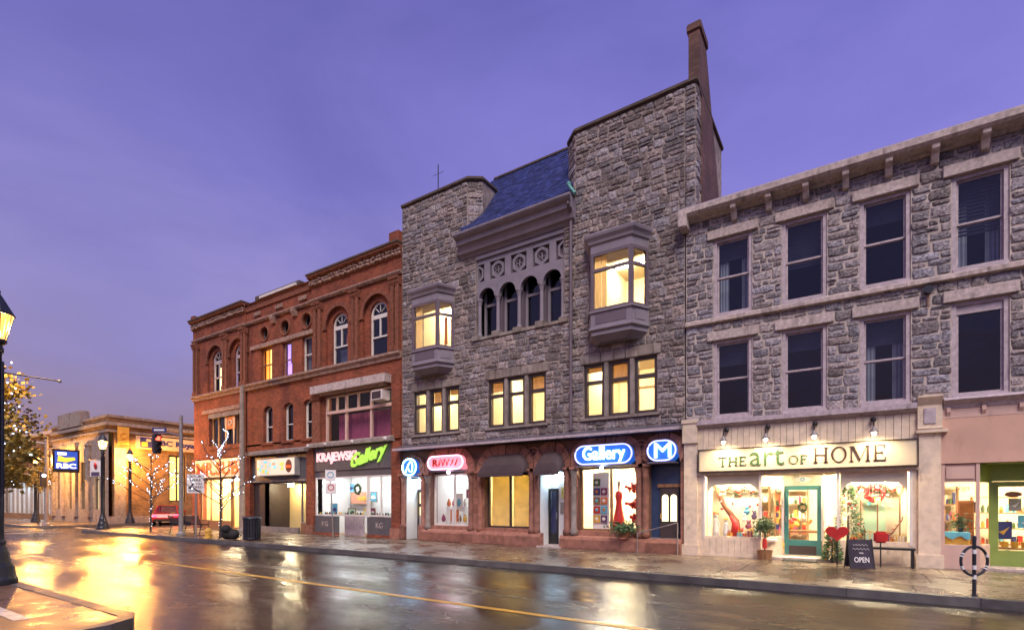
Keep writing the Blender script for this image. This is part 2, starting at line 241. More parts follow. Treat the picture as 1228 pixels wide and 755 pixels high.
# ------------------------------------------------------------------ mesh helpers
class MB:
    def __init__(s): s.v = []; s.f = []
    def add(s, vs, fs):
        k = len(s.v); s.v += [tuple(p) for p in vs]; s.f += [tuple(i+k for i in q) for q in fs]; return s
    def box(s, x0, x1, y0, y1, z0, z1):
        return s.add([(x0,y0,z0),(x1,y0,z0),(x1,y1,z0),(x0,y1,z0),(x0,y0,z1),(x1,y0,z1),(x1,y1,z1),(x0,y1,z1)],
                     [(0,3,2,1),(4,5,6,7),(0,1,5,4),(1,2,6,5),(2,3,7,6),(3,0,4,7)])
    def prism(s, poly, a0, a1, axis='y'):
        n = len(poly)
        mk = {'y': lambda p, a: (p[0], a, p[1]), 'x': lambda p, a: (a, p[0], p[1]), 'z': lambda p, a: (p[0], p[1], a)}[axis]
        vs = [mk(p, a0) for p in poly]+[mk(p, a1) for p in poly]
        return s.add(vs, [tuple(range(n)), tuple(range(2*n-1, n-1, -1))]+[(i, i+n, (i+1) % n+n, (i+1) % n) for i in range(n)])
    def loft(s, rings, close=True, cap=True):
        n = len(rings[0]); vs = [p for r in rings for p in r]; fs = []
        for j in range(len(rings)-1):
            for i in range(n if close else n-1):
                fs.append((j*n+i, j*n+(i+1) % n, (j+1)*n+(i+1) % n, (j+1)*n+i))
        if cap: fs += [tuple(range(n-1, -1, -1)), tuple(range((len(rings)-1)*n, len(rings)*n))]
        return s.add(vs, fs)
    def lathe(s, cx, cy, prof, n=16):
        return s.loft([[(cx+r*math.cos(2*PI*i/n), cy+r*math.sin(2*PI*i/n), z) for i in range(n)] for r, z in prof])
    def tube(s, pts, r, n=8):
        pts = [Vector(p) for p in pts]; rr = r if isinstance(r, (list, tuple)) else [r]*len(pts); rings = []
        for i, p in enumerate(pts):
            d = (pts[min(i+1, len(pts)-1)]-pts[max(i-1, 0)]).normalized()
            a = d.orthogonal().normalized() if abs(d.z) > .9 else d.cross(Vector((0, 0, 1))).normalized()
            b = d.cross(a)
            rings.append([tuple(p+rr[i]*(math.cos(2*PI*k/n)*a+math.sin(2*PI*k/n)*b)) for k in range(n)])
        return s.loft(rings)
    def torus(s, c, Rr, r, axis='y', n=20, m=8, sx=1.0):
        rings = []
        for i in range(n+1):
            a = 2*PI*i/n; ring = []
            for k in range(m):
                b = 2*PI*k/m; q = Rr+r*math.cos(b); h = r*math.sin(b)
                u, v = q*math.cos(a)*sx, q*math.sin(a)
                ring.append((c[0]+u, c[1]+h, c[2]+v) if axis == 'y' else ((c[0]+h, c[1]+u, c[2]+v) if axis == 'x' else (c[0]+u, c[1]+v, c[2]+h)))
            rings.append(ring)
        return s.loft(rings, cap=False)
    def arch(s, cx, zs, r0, r1, y0, y1, a0=0, a1=PI, n=14):
        o = [(cx+r1*math.cos(a0+(a1-a0)*i/n), zs+r1*math.sin(a0+(a1-a0)*i/n)) for i in range(n+1)]
        q = [(cx+r0*math.cos(a0+(a1-a0)*i/n), zs+r0*math.sin(a0+(a1-a0)*i/n)) for i in range(n+1)]
        for i in range(n): s.prism([q[i], o[i], o[i+1], q[i+1]], y0, y1)
        return s
    def blob(s, c, r, n=8, m=5, jit=.15):
        rx, ry, rz = r if isinstance(r, tuple) else (r, r, r); rings = []
        for j in range(m):
            t = PI*(j+.35)/(m-1+.7); rings.append([(c[0]+rx*math.sin(t)*math.cos(2*PI*i/n)*(1+R.uniform(-jit, jit)), c[1]+ry*math.sin(t)*math.sin(2*PI*i/n)*(1+R.uniform(-jit, jit)), c[2]-rz*math.cos(t)) for i in range(n)])
        return s.loft(rings)
    def build(s, name, m, parent=None, local=False, smooth=False, bevel=0):
        me = bpy.data.meshes.new(name)
        off = Vector((0, 0, 0)) if local or parent is None else wloc(parent)
        me.from_pydata([(p[0]-off.x, p[1]-off.y, p[2]-off.z) for p in s.v], [], s.f); me.update()
        bm = bmesh.new(); bm.from_mesh(me); bmesh.ops.recalc_face_normals(bm, faces=bm.faces); 
        if bevel: bmesh.ops.bevel(bm, geom=[e for e in bm.edges if len(e.link_faces) == 2 and e.calc_face_angle() > .6], offset=bevel, segments=2, affect='EDGES', clamp_overlap=True)
        bm.to_mesh(me); bm.free()
        if smooth: me.shade_smooth()
        me.materials.append(MATS[m])
        o = bpy.data.objects.new(name, me); col.objects.link(o)
        if parent is not None: o.parent = parent
        return o
def wloc(o):
    v = Vector((0, 0, 0))
    while o is not None: v += o.location; o = o.parent
    return v
def tag(o, label=None, cat=None, group=None, kind=None):
    if label: o['label'] = label
    if cat: o['category'] = cat
    if group: o['group'] = group
    if kind: o['kind'] = kind
    return o
def thing(name, label, cat, loc=(0, 0, 0), rz=0, group=None):
    o = bpy.data.objects.new(name, None); o.empty_display_size = .2; col.objects.link(o); o.location = loc; o.rotation_euler = (0, 0, rz)
    return tag(o, label, cat, group)
def struct(o): o['kind'] = 'structure'; return o
def copy_tree(o, parent=None):
    c = o.copy(); col.objects.link(c); c.parent = parent
    for ch in list(o.children): copy_tree(ch, c)
    return c
def box(name, m, parent, *a, bevel=0, local=False): return MB().box(*a).build(name, m, parent, bevel=bevel, local=local)
def text_mesh(s, bold=0.0, shear=0.0, ext=.02, res=3):
    cu = bpy.data.curves.new('t', 'FONT'); cu.body = s; cu.offset = bold; cu.shear = shear; cu.extrude = ext; cu.resolution_u = res
    ob = bpy.data.objects.new('t', cu); me = bpy.data.meshes.new_from_object(ob)
    bpy.data.objects.remove(ob); bpy.data.curves.remove(cu); return me
def text(name, s, x0, x1, z0, z1, y, m, parent, bold=0.0, shear=0.0, ext=.02, face='-y', skew=0.0, local=False):
    """lettering fitted to a box, standing on a wall; face says which way it is read from; skew tilts the line upward"""
    me = text_mesh(s, bold, shear, 0.01, 3); me.name = name
    xs = [v.co.x for v in me.vertices]; ys = [v.co.y for v in me.vertices]
    a, b, c, d = min(xs), max(xs), min(ys), max(ys); off = Vector((0, 0, 0)) if local else wloc(parent)
    for v in me.vertices:
        u = x0+(v.co.x-a)/(b-a)*(x1-x0); h = z0+(v.co.y-c)/(d-c)*(z1-z0)+skew*(v.co.x-a)/(b-a)
        q = y-(ext if v.co.z > 0 else 0)
        p = Vector((u, q, h)) if face == '-y' else Vector((-q, u, h))
        v.co = p-off
    me.materials.clear(); me.materials.append(MATS[m]); o = bpy.data.objects.new(name, me); col.objects.link(o); o.parent = parent
    return o
def poly_wall(mb, x0, x1, z0, z1, y0, y1, notch=None, circ=None):
    """wall panel; notch = (xl, xr, zs, arch points from xl to xr) open to the bottom edge"""
    if notch:
        xl, xr, zs, pts = notch
        mb.prism([(x0, z0), (xl, z0), (xl, zs)]+pts+[(xr, zs), (xr, z0), (x1, z0), (x1, z1), (x0, z1)], y0, y1)
    elif circ:
        cx, cz, r, n = circ
        up = [(cx-r*math.cos(PI*i/n), cz+r*math.sin(PI*i/n)) for i in range(n+1)]
        dn = [(cx-r*math.cos(PI*i/n), cz-r*math.sin(PI*i/n)) for i in range(n+1)]
        mb.prism([(x0, cz)]+up+[(x1, cz), (x1, z1), (x0, z1)], y0, y1)
        mb.prism([(x0, cz), (x0, z0), (x1, z0), (x1, cz)]+dn[::-1], y0, y1)
    else: mb.box(x0, x1, y0, y1, z0, z1)
    return mb
def semi(cx, zs, r, n=12, rz=None):
    rz = rz or r
    return [(cx-r*math.cos(PI*i/n), zs+rz*math.sin(PI*i/n)) for i in range(1, n)]
def basket(x0, x1, zs, zt, rc, n=5):
    """flat-topped arch with quarter-round shoulders"""
    rz = zt-zs
    return [(x0+rc*(1-math.cos(PI/2*i/n)), zs+rz*math.sin(PI/2*i/n)) for i in range(1, n+1)]+[(x1-rc*(1-math.cos(PI/2*i/n)), zs+rz*math.sin(PI/2*i/n)) for i in range(n, 0, -1)]
def wall_grid(mb, x0, x1, z0, z1, holes, y0=0.0, y1=.3):
    xs = sorted({x0, x1}|{h[i] for h in holes for i in (0, 1) if x0 < h[i] < x1}); zs = sorted({z0, z1}|{h[i] for h in holes for i in (2, 3) if z0 < h[i] < z1})
    inh = lambda x, z: any(h[0] < x < h[1] and h[2] < z < h[3] for h in holes)
    for k in range(len(zs)-1):          # merged runs per band, as front face plus reveals
        i = 0
        while i < len(xs)-1:
            if inh((xs[i]+xs[i+1])/2, (zs[k]+zs[k+1])/2): i += 1; continue
            j = i
            while j < len(xs)-1 and not inh((xs[j]+xs[j+1])/2, (zs[k]+zs[k+1])/2): j += 1
            mb.add([(xs[i], y0, zs[k]), (xs[j], y0, zs[k]), (xs[j], y0, zs[k+1]), (xs[i], y0, zs[k+1])], [(0, 1, 2, 3)]); i = j
    for h in holes:
        a, b, c, d = max(h[0], x0), min(h[1], x1), max(h[2], z0), min(h[3], z1)
        mb.add([(a,y0,c),(b,y0,c),(b,y0,d),(a,y0,d),(a,y1,c),(b,y1,c),(b,y1,d),(a,y1,d)], [(0,1,5,4),(1,2,6,5),(2,3,7,6),(3,0,4,7)])
    return mb
def room(parent, x0, x1, y0, y1, z0, z1, wallm, floorm='floor_wood', lamp=None, ln=1, ld=.5, name='room'):
    """real room behind the glass: walls, floor and a ceiling fitting"""
    o = MB().add([(x0,y0,z0),(x1,y0,z0),(x1,y1,z0),(x0,y1,z0),(x0,y0,z1),(x1,y0,z1),(x1,y1,z1),(x0,y1,z1)], [(4,7,6,5),(1,5,6,2),(2,6,7,3),(3,7,4,0)]).build('interior_wall', wallm, parent)
    MB().add([(x0,y0,z0),(x1,y0,z0),(x1,y1,z0),(x0,y1,z0)], [(0,1,2,3)]).build('interior_floor', floorm, o)
    if lamp:
        for i in range(ln):
            cx = x0+(x1-x0)*(i+.5)/ln; cy = (y0+y1)/2
            MB().box(cx-ld, cx+ld, cy-.12, cy+.12, z1-.07, z1-.012).build('ceiling_light', lamp, o)
    return o
# ------------------------------------------------------------------ rough-faced stones
def stone_template(k):
    q = random.Random(100+k); n = 10
    base = [(0,0),(.33,0),(.67,0),(1,0),(1,.5),(1,1),(.67,1),(.33,1),(0,1),(0,.5)]
    o = [(x+q.uniform(-.045, .045)+(.04 if x == 0 and z in (0, 1) else -.04 if x == 1 and z in (0, 1) else 0)*q.random(), z+q.uniform(-.085, .085)) for x, z in base]
    inn = [(.5+(x-.5)*q.uniform(.72, .92), .5+(z-.5)*q.uniform(.62, .88)) for x, z in o]
    vs = [(x, .9, z) for x, z in o]+[(x, q.uniform(-.25, .10), z) for x, z in o]+[(x, q.uniform(-1.0, -.45), z) for x, z in inn]
    vs += [(q.uniform(.25, .42), q.uniform(-1.15, -.7), q.uniform(.35, .65)), (q.uniform(.58, .75), q.uniform(-1.15, -.7), q.uniform(.35, .65))]
    fs = []
    for i in range(n):
        j = (i+1) % n; fs += [(i, j, j+n, i+n), (i+n, j+n, j+2*n, i+2*n)]
    a, b = 3*n, 3*n+1; t = 2*n
    fs += [(t+0, t+1, a), (t+1, t+2, b, a), (t+2, t+3, b), (t+3, t+4, b), (t+4, t+5, b), (t+5, t+6, b), (t+6, t+7, a, b), (t+7, t+8, a), (t+8, t+9, a), (t+9, t+0, a)]
    return vs, fs
STONES = [stone_template(k) for k in range(16)]
def cells(u0, u1, z0, z1, holes, breaks, rh=.25, lr=(.28, .68), split=.22, seed=1):
    q = random.Random(seed); out = []
    zb = sorted({z0, z1}|{b for b in breaks if z0+.08 < b < z1-.08}); rows = []
    for a, b in zip(zb[:-1], zb[1:]):
        n = max(1, round((b-a)/rh)); cuts = [a]+[a+(b-a)*(i+q.uniform(-.16, .16))/n for i in range(1, n)]+[b]
        rows += [(cuts[i], cuts[i+1], i > 0, i < n-1) for i in range(n)]
    for ri, (a, b, wa, wb) in enumerate(rows):
        bl = sorted((h[0], h[1]) for h in holes if h[2] < b-.03 and h[3] > a+.03); x = u0; iv = []
        for h0, h1 in bl:
            if h0 > x+.05: iv.append((x, min(h0, u1)))
            x = max(x, h1)
        if x < u1-.05: iv.append((x, u1))
        for s0, s1 in iv:
            x = s0
            while x < s1-.02:
                l = q.uniform(*lr)*(1.25 if b-a > rh else .95); e = x+l
                if s1-e < .16: e = s1
                wv = lambda i, xx: .035*math.sin(xx*2.3+i*1.9)+.02*math.sin(xx*6.1+i*3.3)
                za = a+(wv(ri, (x+e)/2) if wa else 0); zc = b+(wv(ri+1, (x+e)/2) if wb else 0)
                if q.random() < split and zc-za > .2:
                    m = za+(zc-za)*q.uniform(.38, .62); out += [(x, e, za, m), (x, e, m, zc)] if q.random() < .5 or e-x < .4 else [(x, (x+e)/2, za, m), ((x+e)/2, e, za, m), (x, e, m, zc)]
                else: out.append((x, e, za, zc))
                x = e
    return out
def lay_stones(parent, faces, m, nobj, depth=.05, gap=.014, seed=3, near=(0, -15.8, 1.5)):
    """faces: (cells, origin xy, direction xy). Those that show largest become objects, the rest one part."""
    q = random.Random(seed); lst = []
    for cs, o, d in faces:
        for c in cs:
            if c[1]-c[0] < .06 or c[3]-c[2] < .05: continue
            p = Vector((o[0]+d[0]*(c[0]+c[1])/2, o[1]+d[1]*(c[0]+c[1])/2, (c[2]+c[3])/2))
            lst.append(((c[1]-c[0])*(c[3]-c[2])/((p-Vector(near)).length_squared), c, o, d))
    lst.sort(key=lambda t: -t[0]); off = wloc(parent); meshes = []
    for vs, fs in STONES:
        me = bpy.data.meshes.new('stone'); me.from_pydata(vs, [], fs); bm = bmesh.new(); bm.from_mesh(me); bmesh.ops.recalc_face_normals(bm, faces=bm.faces); bm.to_mesh(me); bm.free(); me.materials.append(MATS[m]); meshes.append(me)
    rest = MB()
    for i, (_, c, o, d) in enumerate(lst):
        g = gap*q.uniform(.5, 1.5); k = q.randrange(16); dp = depth*q.uniform(.55, 1.35)
        L = Vector((o[0]+d[0]*(c[0]+g), o[1]+d[1]*(c[0]+g), c[2]+g)); w_, h_ = c[1]-c[0]-2*g, c[3]-c[2]-2*g; rz = math.atan2(d[1], d[0])
        M_ = Matrix.Translation(L) @ Matrix.Rotation(rz, 4, 'Z') @ Matrix.Diagonal((w_, dp, h_, 1))
        if i < nobj:
            ob = bpy.data.objects.new('stone', meshes[k]); col.objects.link(ob); ob.parent = parent
            ob.location = L-off; ob.rotation_euler = (0, 0, rz); ob.scale = (w_, dp, h_)
        else: rest.add([tuple(M_ @ Vector(v)) for v in STONES[k][0]], STONES[k][1])
    if rest.v: tag(rest.build('smaller_stones', m, parent), kind='stuff')
# ================================================================== GROUND
struct(box('ground', 'gutter', None, -700, 700, -700, 700, -.5, -.16))
struct(MB().add([(-160, -70, -.14), (70, -70, -.14), (70, 130, -.14), (-160, 130, -.14)], [(0, 1, 2, 3)]).build('road', 'asphalt'))
KY = -4.72
def kerb_line(parent, pts, wdt=.18, seg=1.83, m='kerb'):
    """kerb stones end to end along a line; the pavement lies to the left of the walking direction"""
    for a, b in zip(pts[:-1], pts[1:]):
        a, b = Vector(a), Vector(b); L = (b-a).length; n = max(1, round(L/seg)); d = (b-a)/L; nn = Vector((-d.y, d.x))
        for i in range(n):
            p = a+d*(L*i/n+.004); q = a+d*(L*(i+1)/n-.004)
            c = [p, q, q+nn*wdt, p+nn*wdt]
            MB().prism([(v.x, v.y) for v in c], -.145, .006+R.uniform(-.004, .004), 'z').build('kerb_stone', m, parent)
pav = struct(MB().prism([(-36.4, KY+.18), (30, KY+.18), (30, 60), (-37.2, 60), (-37.2, -3.5)], -.15, -.02, 'z').build('pavement', 'gutter'))
kerb_line(pav, [(-37.4, 12), (-37.4, -3.4), (-37.1, -4.2), (-36.4, KY), (9, KY)])
rows = [(-4.53, -3.05), (-3.05, -1.55), (-1.55, .02)]
smesh = {}
for ri, (ya, yb) in enumerate(rows):
    x = -36.9+.35*ri
    while x < 8.5:
        l = 1.72
        if ri not in smesh:
            g = .006; smesh[ri] = MB().box(g, l-g, g, yb-ya-g, -.05, 0).build('paving_slab', 'slab', pav, local=True, bevel=.004)
            o = smesh[ri]
        else:
            o = smesh[ri].copy(); col.objects.link(o)
        o.parent = pav; o.location = (x, ya, R.uniform(-.004, .004)); o.rotation_euler = (R.uniform(-.002, .002), R.uniform(-.002, .002), 0)
        x += l
MB().box(-37.2, -33.7, .03, 40, -.05, -.004).build('side_pavement', 'slab', pav)
npv = struct(MB().prism([(-70, -12.85), (-8.35, -12.85), (-8.15, -12.95), (-8.02, -13.2), (-7.75, -14.6), (-8.6, -15.4), (-12, -16.6), (-70, -16.6)], -.15, -.004, 'z').build('near_pavement', 'paver'))
kerb_line(npv, [(-12, -16.75), (-8.5, -15.55), (-7.55, -14.7), (-7.85, -13.1), (-8.05, -12.8), (-8.35, -12.67), (-60, -12.67)])
MB().prism([(-14.5, -13.72), (-9.2, -13.72), (-9.2, -13.56), (-14.5, -13.56)], -.01, .003, 'z').build('concrete_band', 'white_line', npv)
for i in range(3): box('concrete_band', 'white_line', npv, -9.95-2.6*i, -9.80-2.6*i, -16.5, -13.73, -.01, .003)
bpv = struct(MB().prism([(-44.2, -3.6), (-44.6, -4.3), (-45.3, -4.6), (-130, -4.6), (-130, 60), (-44.2, 60)], -.15, 0, 'z').build('far_pavement', 'slab'))
kerb_line(bpv, [(-130, -4.78), (-45.3, -4.78), (-44.5, -4.4), (-44.02, -3.6), (-44.02, 50)], seg=4)
# centre line and crossing marks
tag(struct(MB().add([(-17.2, -9.16, -.136), (30, -9.16, -.136), (30, -9.02, -.136), (-17.2, -9.02, -.136)], [(0, 1, 2, 3)]).build('centre_line', 'yellow_paint')))
for i, (x0, x1, y0, y1) in enumerate([(-38.5, -38.2, -12.3, -5.0), (-41.8, -41.5, -12.3, -5.0), (-43.6, -37.8, -3.0, -2.7), (-43.6, -37.8, -.2, .1)]):
    struct(MB().add([(x0, y0, -.136), (x1, y0, -.136), (x1, y1, -.136), (x0, y1, -.136)], [(0, 1, 2, 3)]).build('crosswalk_line', 'white_line'))
# ================================================================== RIGHT: three-storey grey stone building
RB = thing('stone_building', 'three-storey grey rubble stone building with pale lintels and two shopfronts', 'building', (-4.1, 0, 0))
RX0, RX1 = -4.14, 8.2
WX = [(-3.36, -2.33), (-1.59, -.54), (.17, 1.20), (1.96, 2.96), (3.75, 4.78), (5.55, 6.58)]
UP, LO = (6.95, 9.16), (4.0, 6.22)
holes = [(a, b, z0, z1) for a, b in WX for z0, z1 in (UP, LO)]
rwall = wall_grid(MB(), RX0, RX1, 3.9, 10.0, holes, 0, .32).build('wall', 'mortar_light', RB)
sh = []
for a, b in WX: sh += [(a, b, 6.80, 9.16), (a-.16, b+.16, 9.16, 9.44), (a, b, 3.9, 6.22), (a-.16, b+.16, 6.22, 6.50)]
sh.append((RX0, RX1, 6.74, 6.92))
cs = cells(RX0, RX1, 3.92, 9.98, sh, [4.0, 6.22, 6.50, 6.74, 6.92, 9.16, 9.44], rh=.205, lr=(.17, .50), split=.18, seed=5)
lay_stones(rwall, [(cs, (0, 0), (1, 0))], 'stone_grey', 298, depth=.040, gap=.017)
# lintels, belt course of ashlar blocks
for a, b in WX:
    for z in (9.16, 6.22):
        box('lintel', 'limestone', RB, a-.16, b+.16, -.085, .1, z+.004, z+.27, bevel=.012)
x = RX0
while x < RX1:
    l = R.uniform(1.4, 2.3); MB().prism([(-.13, 6.86), (-.13, 6.76), (-.05, 6.735), (.1, 6.735), (.1, 6.93), (-.03, 6.915)], x+.003, min(x+l, RX1)-.003, 'x').build('belt_course_block', 'limestone', RB); x += l
def sash(parent, a, b, z0, z1, y=.10, fm='paint_lilac', pm='glass_dark', mid=.5, brick=.09, single=False, back=None):
    f = MB(); t = brick
    for q in ((a+.004, a+t, z0+.004, z1-.004), (b-t, b-.004, z0+.004, z1-.004), (a+t, b-t, z1-t, z1-.004), (a+t, b-t, z0+.004, z0+t*.8)): f.box(q[0], q[1], y-.07, y+.12, q[2], q[3])
    w_ = f.build('window', fm, parent)
    MB().box(a+.02, b-.02, y-.16, y+.02, z0-.05, z0+.03).build('sill', fm, w_)
    s = MB(); i = .045; zm = z0+(z1-z0)*mid
    A, B, C, D = a+t, b-t, z0+t*.8, z1-t
    for (l, h, yy) in ([(C, zm, y+.03), (zm-.025, D, y)] if not single else [(C, D, y)]):
        s.box(A, A+i, yy, yy+.04, l, h).box(B-i, B, yy, yy+.04, l, h).box(A+i, B-i, yy, yy+.04, h-i, h).box(A+i, B-i, yy, yy+.04, l, l+i)
        MB().add([(A+i, yy+.02, l+i), (B-i, yy+.02, l+i), (B-i, yy+.02, h-i), (A+i, yy+.02, h-i)], [(0, 1, 2, 3)]).build('pane', pm, w_)
    s.build('sash_frame', fm, w_)
    return w_
for k, (a, b) in enumerate(WX):
    sash(RB, a, b, *UP); wn = sash(RB, a, b, *LO, single=(k == 3))
    if k == 3: box('transom_panel', 'paint_lilac', wn, a+.09, b-.09, .075, .13, 5.94, 6.14)
for z0, z1 in ((6.6, 9.7), (3.95, 6.5)): room(RB, RX0+.2, RX1-.2, .34, 4.0, z0, z1, 'wall_unlit', 'wall_unlit')
for k, (a, b) in enumerate(WX[:4]):      # blinds and drapes half seen behind the dark panes
    for zz, (c, d) in enumerate((UP, LO)):
        t_ = R.choice((.25, .5, .55, .7)) if (k+zz) % 2 else .18
        if (k, zz) != (3, 1):
            n_ = 14
            for i_ in range(n_):
                zt_ = d-.1-(d-c)*t_*i_/n_; MB().add([(a+.1, .40, zt_), (b-.1, .40, zt_), (b-.1, .43, zt_-.05), (a+.1, .43, zt_-.05)], [(0, 1, 2, 3)]).build('blind_slat', 'blind', RB)
        if (k+zz) % 3 == 0:
            for s_ in (a+.1, b-.34):
                m = MB()
                for i_ in range(6): m.add([(s_+.04*i_, .47+.02*(i_ % 2), c), (s_+.04*i_+.04, .47+.02*((i_+1) % 2), c), (s_+.04*i_+.04, .47+.02*((i_+1) % 2), d), (s_+.04*i_, .47+.02*(i_ % 2), d)], [(0, 1, 2, 3)])
                m.build('curtain', 'sign_plate', RB)
# roof cornice
MB().prism([(-.42, 10.10), (-.42, 9.96), (-.36, 9.90), (-.12, 9.86), (-.06, 9.80), (.02, 9.80), (.3, 9.95), (.3, 10.12)], RX0-.12, RX1, 'x').build('cornice', 'limestone', RB)
MB().prism([(-.40, 10.10), (-.40, 10.14), (.4, 10.16), (.4, 10.11)], RX0-.10, RX1, 'x').build('cornice_flashing', 'paint_lilac', RB)
for x in [-2.78+.885*i for i in range(13)]:
    if x < RX1-.1: MB().prism([(-.34, 9.91), (-.34, 9.80), (-.22, 9.72), (-.12, 9.55), (-.02, 9.52), (-.02, 9.91)], x-.075, x+.075, 'x').build('cornice_bracket', 'limestone', RB, bevel=.01)
MB().box(RX0-.13, RX0+.12, -.47, .05, 9.58, 10.07).build('cornice_end_block', 'limestone', RB, bevel=.03)
MB().add([(RX0, .3, 10.05), (RX1, .3, 10.05), (RX1, 14, 10.6), (RX0, 14, 10.6)], [(0, 1, 2, 3)]).build('roof', 'lead_cap', RB)
MB().add([(RX1, 0, 0), (RX1, 14, 0), (RX1, 14, 10.6), (RX1, 0, 10)], [(0, 1, 2, 3)]).build('side_wall', 'brick_dark', RB)
MB().add([(RX0, 14, 0), (RX1, 14, 0), (RX1, 14, 10.6), (RX0, 14, 10.6)], [(0, 1, 2, 3)]).build('rear_wall', 'brick_dark', RB)
# rust-streaked pipe stub between the windows
MB().tube([(1.52, -.16, 6.60), (1.52, .05, 6.60)], .09, 12).build('pipe_stub', 'iron', RB)
MB().prism([(1.50, 6.52), (1.55, 6.52), (1.54, 6.3), (1.525, 6.1), (1.51, 6.25)], -.062, -.05).build('rust_streak', 'wood', RB)
# ---- shopfront with cream boards
for (px0, px1) in ((-4.18, -3.80), (1.34, 1.76)):
    pl = MB().box(px0, px1, -.10, .3, .30, 3.30).build('pilaster', 'paint_cream', RB)
    MB().box(px0-.05, px1+.05, -.16, .3, 0, .30).build('plinth', 'paint_cream', pl)
    if px0 > 0:
        MB().prism([(-.16, 3.22), (-.20, 3.30), (-.14, 3.34), (-.14, 3.85), (-.26, 4.03), (-.26, 4.08), (.28, 4.08), (.28, 3.22)], px0-.02, px1+.02, 'x').build('capital', 'paint_cream', pl)
        MB().box(px0+.1, px1-.1, -.165, -.10, 3.42, 3.78).build('capital_panel', 'paint_lilac', pl)
        MB().box(px0-.05, px1+.12, -.19, .2, 3.20, 3.27).build('capital_base', 'paint_cream', pl)
    else:
        MB().box(px0-.03, px1+.02, -.17, .28, 3.30, 3.96).build('capital', 'paint_cream', pl)
        MB().box(px0-.05, px1+.04, -.2, .28, 3.88, 3.99).build('capital_cap', 'paint_cream', pl)
MB().prism([(-.22, 3.93), (-.22, 3.80), (-.10, 3.72), (-.04, 3.70), (.25, 3.70), (.25, 3.98)], -3.77, 1.31, 'x').build('shop_cornice', 'paint_lilac', RB)
x = -3.79; bi = 0
while x < 1.33:
    MB().box(x+.004, min(x+.155, 1.335)-.004, -.065+R.uniform(-.004, .004), .2, 3.08, 3.70).build('fascia_board', 'paint_cream', RB); x += .155
box('fascia_rail', 'paint_cream', RB, -3.8, 1.34, -.08, .3, 2.34, 2.42)
box('fascia_backing', 'paint_cream', RB, -3.8, 1.34, -.03, .25, 2.42, 3.08)
def boards(parent, x0, x1, y, z0, z1, m='paint_cream', wd=.17, name='bulkhead_board', dx=None):
    n = max(1, round((x1-x0)/wd)); s = (x1-x0)/n
    for i in range(n): MB().box(x0+i*s+.004, x0+(i+1)*s-.004, y, y+.05, z0, z1).build(name, m, parent)
def slab_between(a, b, z0, z1, th=.05):
    a, b = Vector(a), Vector(b); d = (b-a).normalized(); n = Vector((-d.y, d.x))*th
    return MB().prism([(a.x, a.y), (b.x, b.y), (b.x+n.x, b.y+n.y), (a.x+n.x, a.y+n.y)], z0, z1, 'z')
def pane_between(parent, a, b, z0, z1, m='glass_clear', name='pane'):
    return MB().add([(a[0], a[1], z0), (b[0], b[1], z0), (b[0], b[1], z1), (a[0], a[1], z1)], [(0, 1, 2, 3)]).build(name, m, parent)
DX = [(-3.62, -.02), (-2.12, -.02), (-1.64, .74), (-.67, .74), (-.29, -.02), (1.20, -.02)]
for (a, b) in ((0, 1), (1, 2), (3, 4), (4, 5)):
    A, B = DX[a], DX[b]
    if a in (0, 4):
        boards(RB, A[0], B[0], -.03, .04, .50); 
    else: slab_between(A, B, .04, .50).build('bulkhead_panel', 'paint_cream', RB)
    dwin = slab_between(A, B, .50, .58, .09).build('display_window', 'paint_cream', RB)
    pane_between(dwin, A, B, .58, 2.36)
    slab_between(A, B, 2.30, 2.38, .07).build('head_rail', 'paint_cream', dwin)
for (x, y) in DX: box('window_post', 'paint_white', RB, x-.03, x+.03, y-.03, y+.05, .5, 2.36)
box('jamb_panel', 'paint_cream', RB, -3.80, -3.62, -.03, .2, 0, 2.36); box('jamb_panel', 'paint_cream', RB, 1.20, 1.34, -.03, .2, 0, 2.36)
box('bulkhead_plinth', 'paint_cream', RB, -3.62, -2.12, -.05, .0, 0, .07); box('bulkhead_plinth', 'paint_cream', RB, -.29, 1.2, -.05, 0, 0, .07)
box('door_step', 'limestone', RB, -2.10, -.3, .02, .9, -.01, .06)
box('soffit', 'paint_cream', RB, -2.2, -.2, .0, .9, 2.345, 2.40)
dr = MB().box(-1.60, -1.49, .74, .80, .08, 2.02).box(-.80, -.69, .74, .80, .08, 2.02).box(-1.49, -.80, .74, .80, 1.90, 2.02).box(-1.49, -.80, .74, .80, .08, .50).build('shop_door', 'paint_teal', RB)
pane_between(dr, (-1.49, .77), (-.80, .77), .50, 1.90); MB().tube([(-1.555, .70, .98), (-1.555, .70, 1.16)], .012).build('handle', 'galv', dr)
box('kick_plate', 'paint_brown', dr, -1.48, -.81, .72, .74, .10, .34)
box('transom_panel', 'paint_cream', RB, -1.62, -.67, .74, .80, 2.03, 2.35)
boards(RB, -1.60, -.69, .71, 2.06, 2.33, wd=.1, name='transom_board')
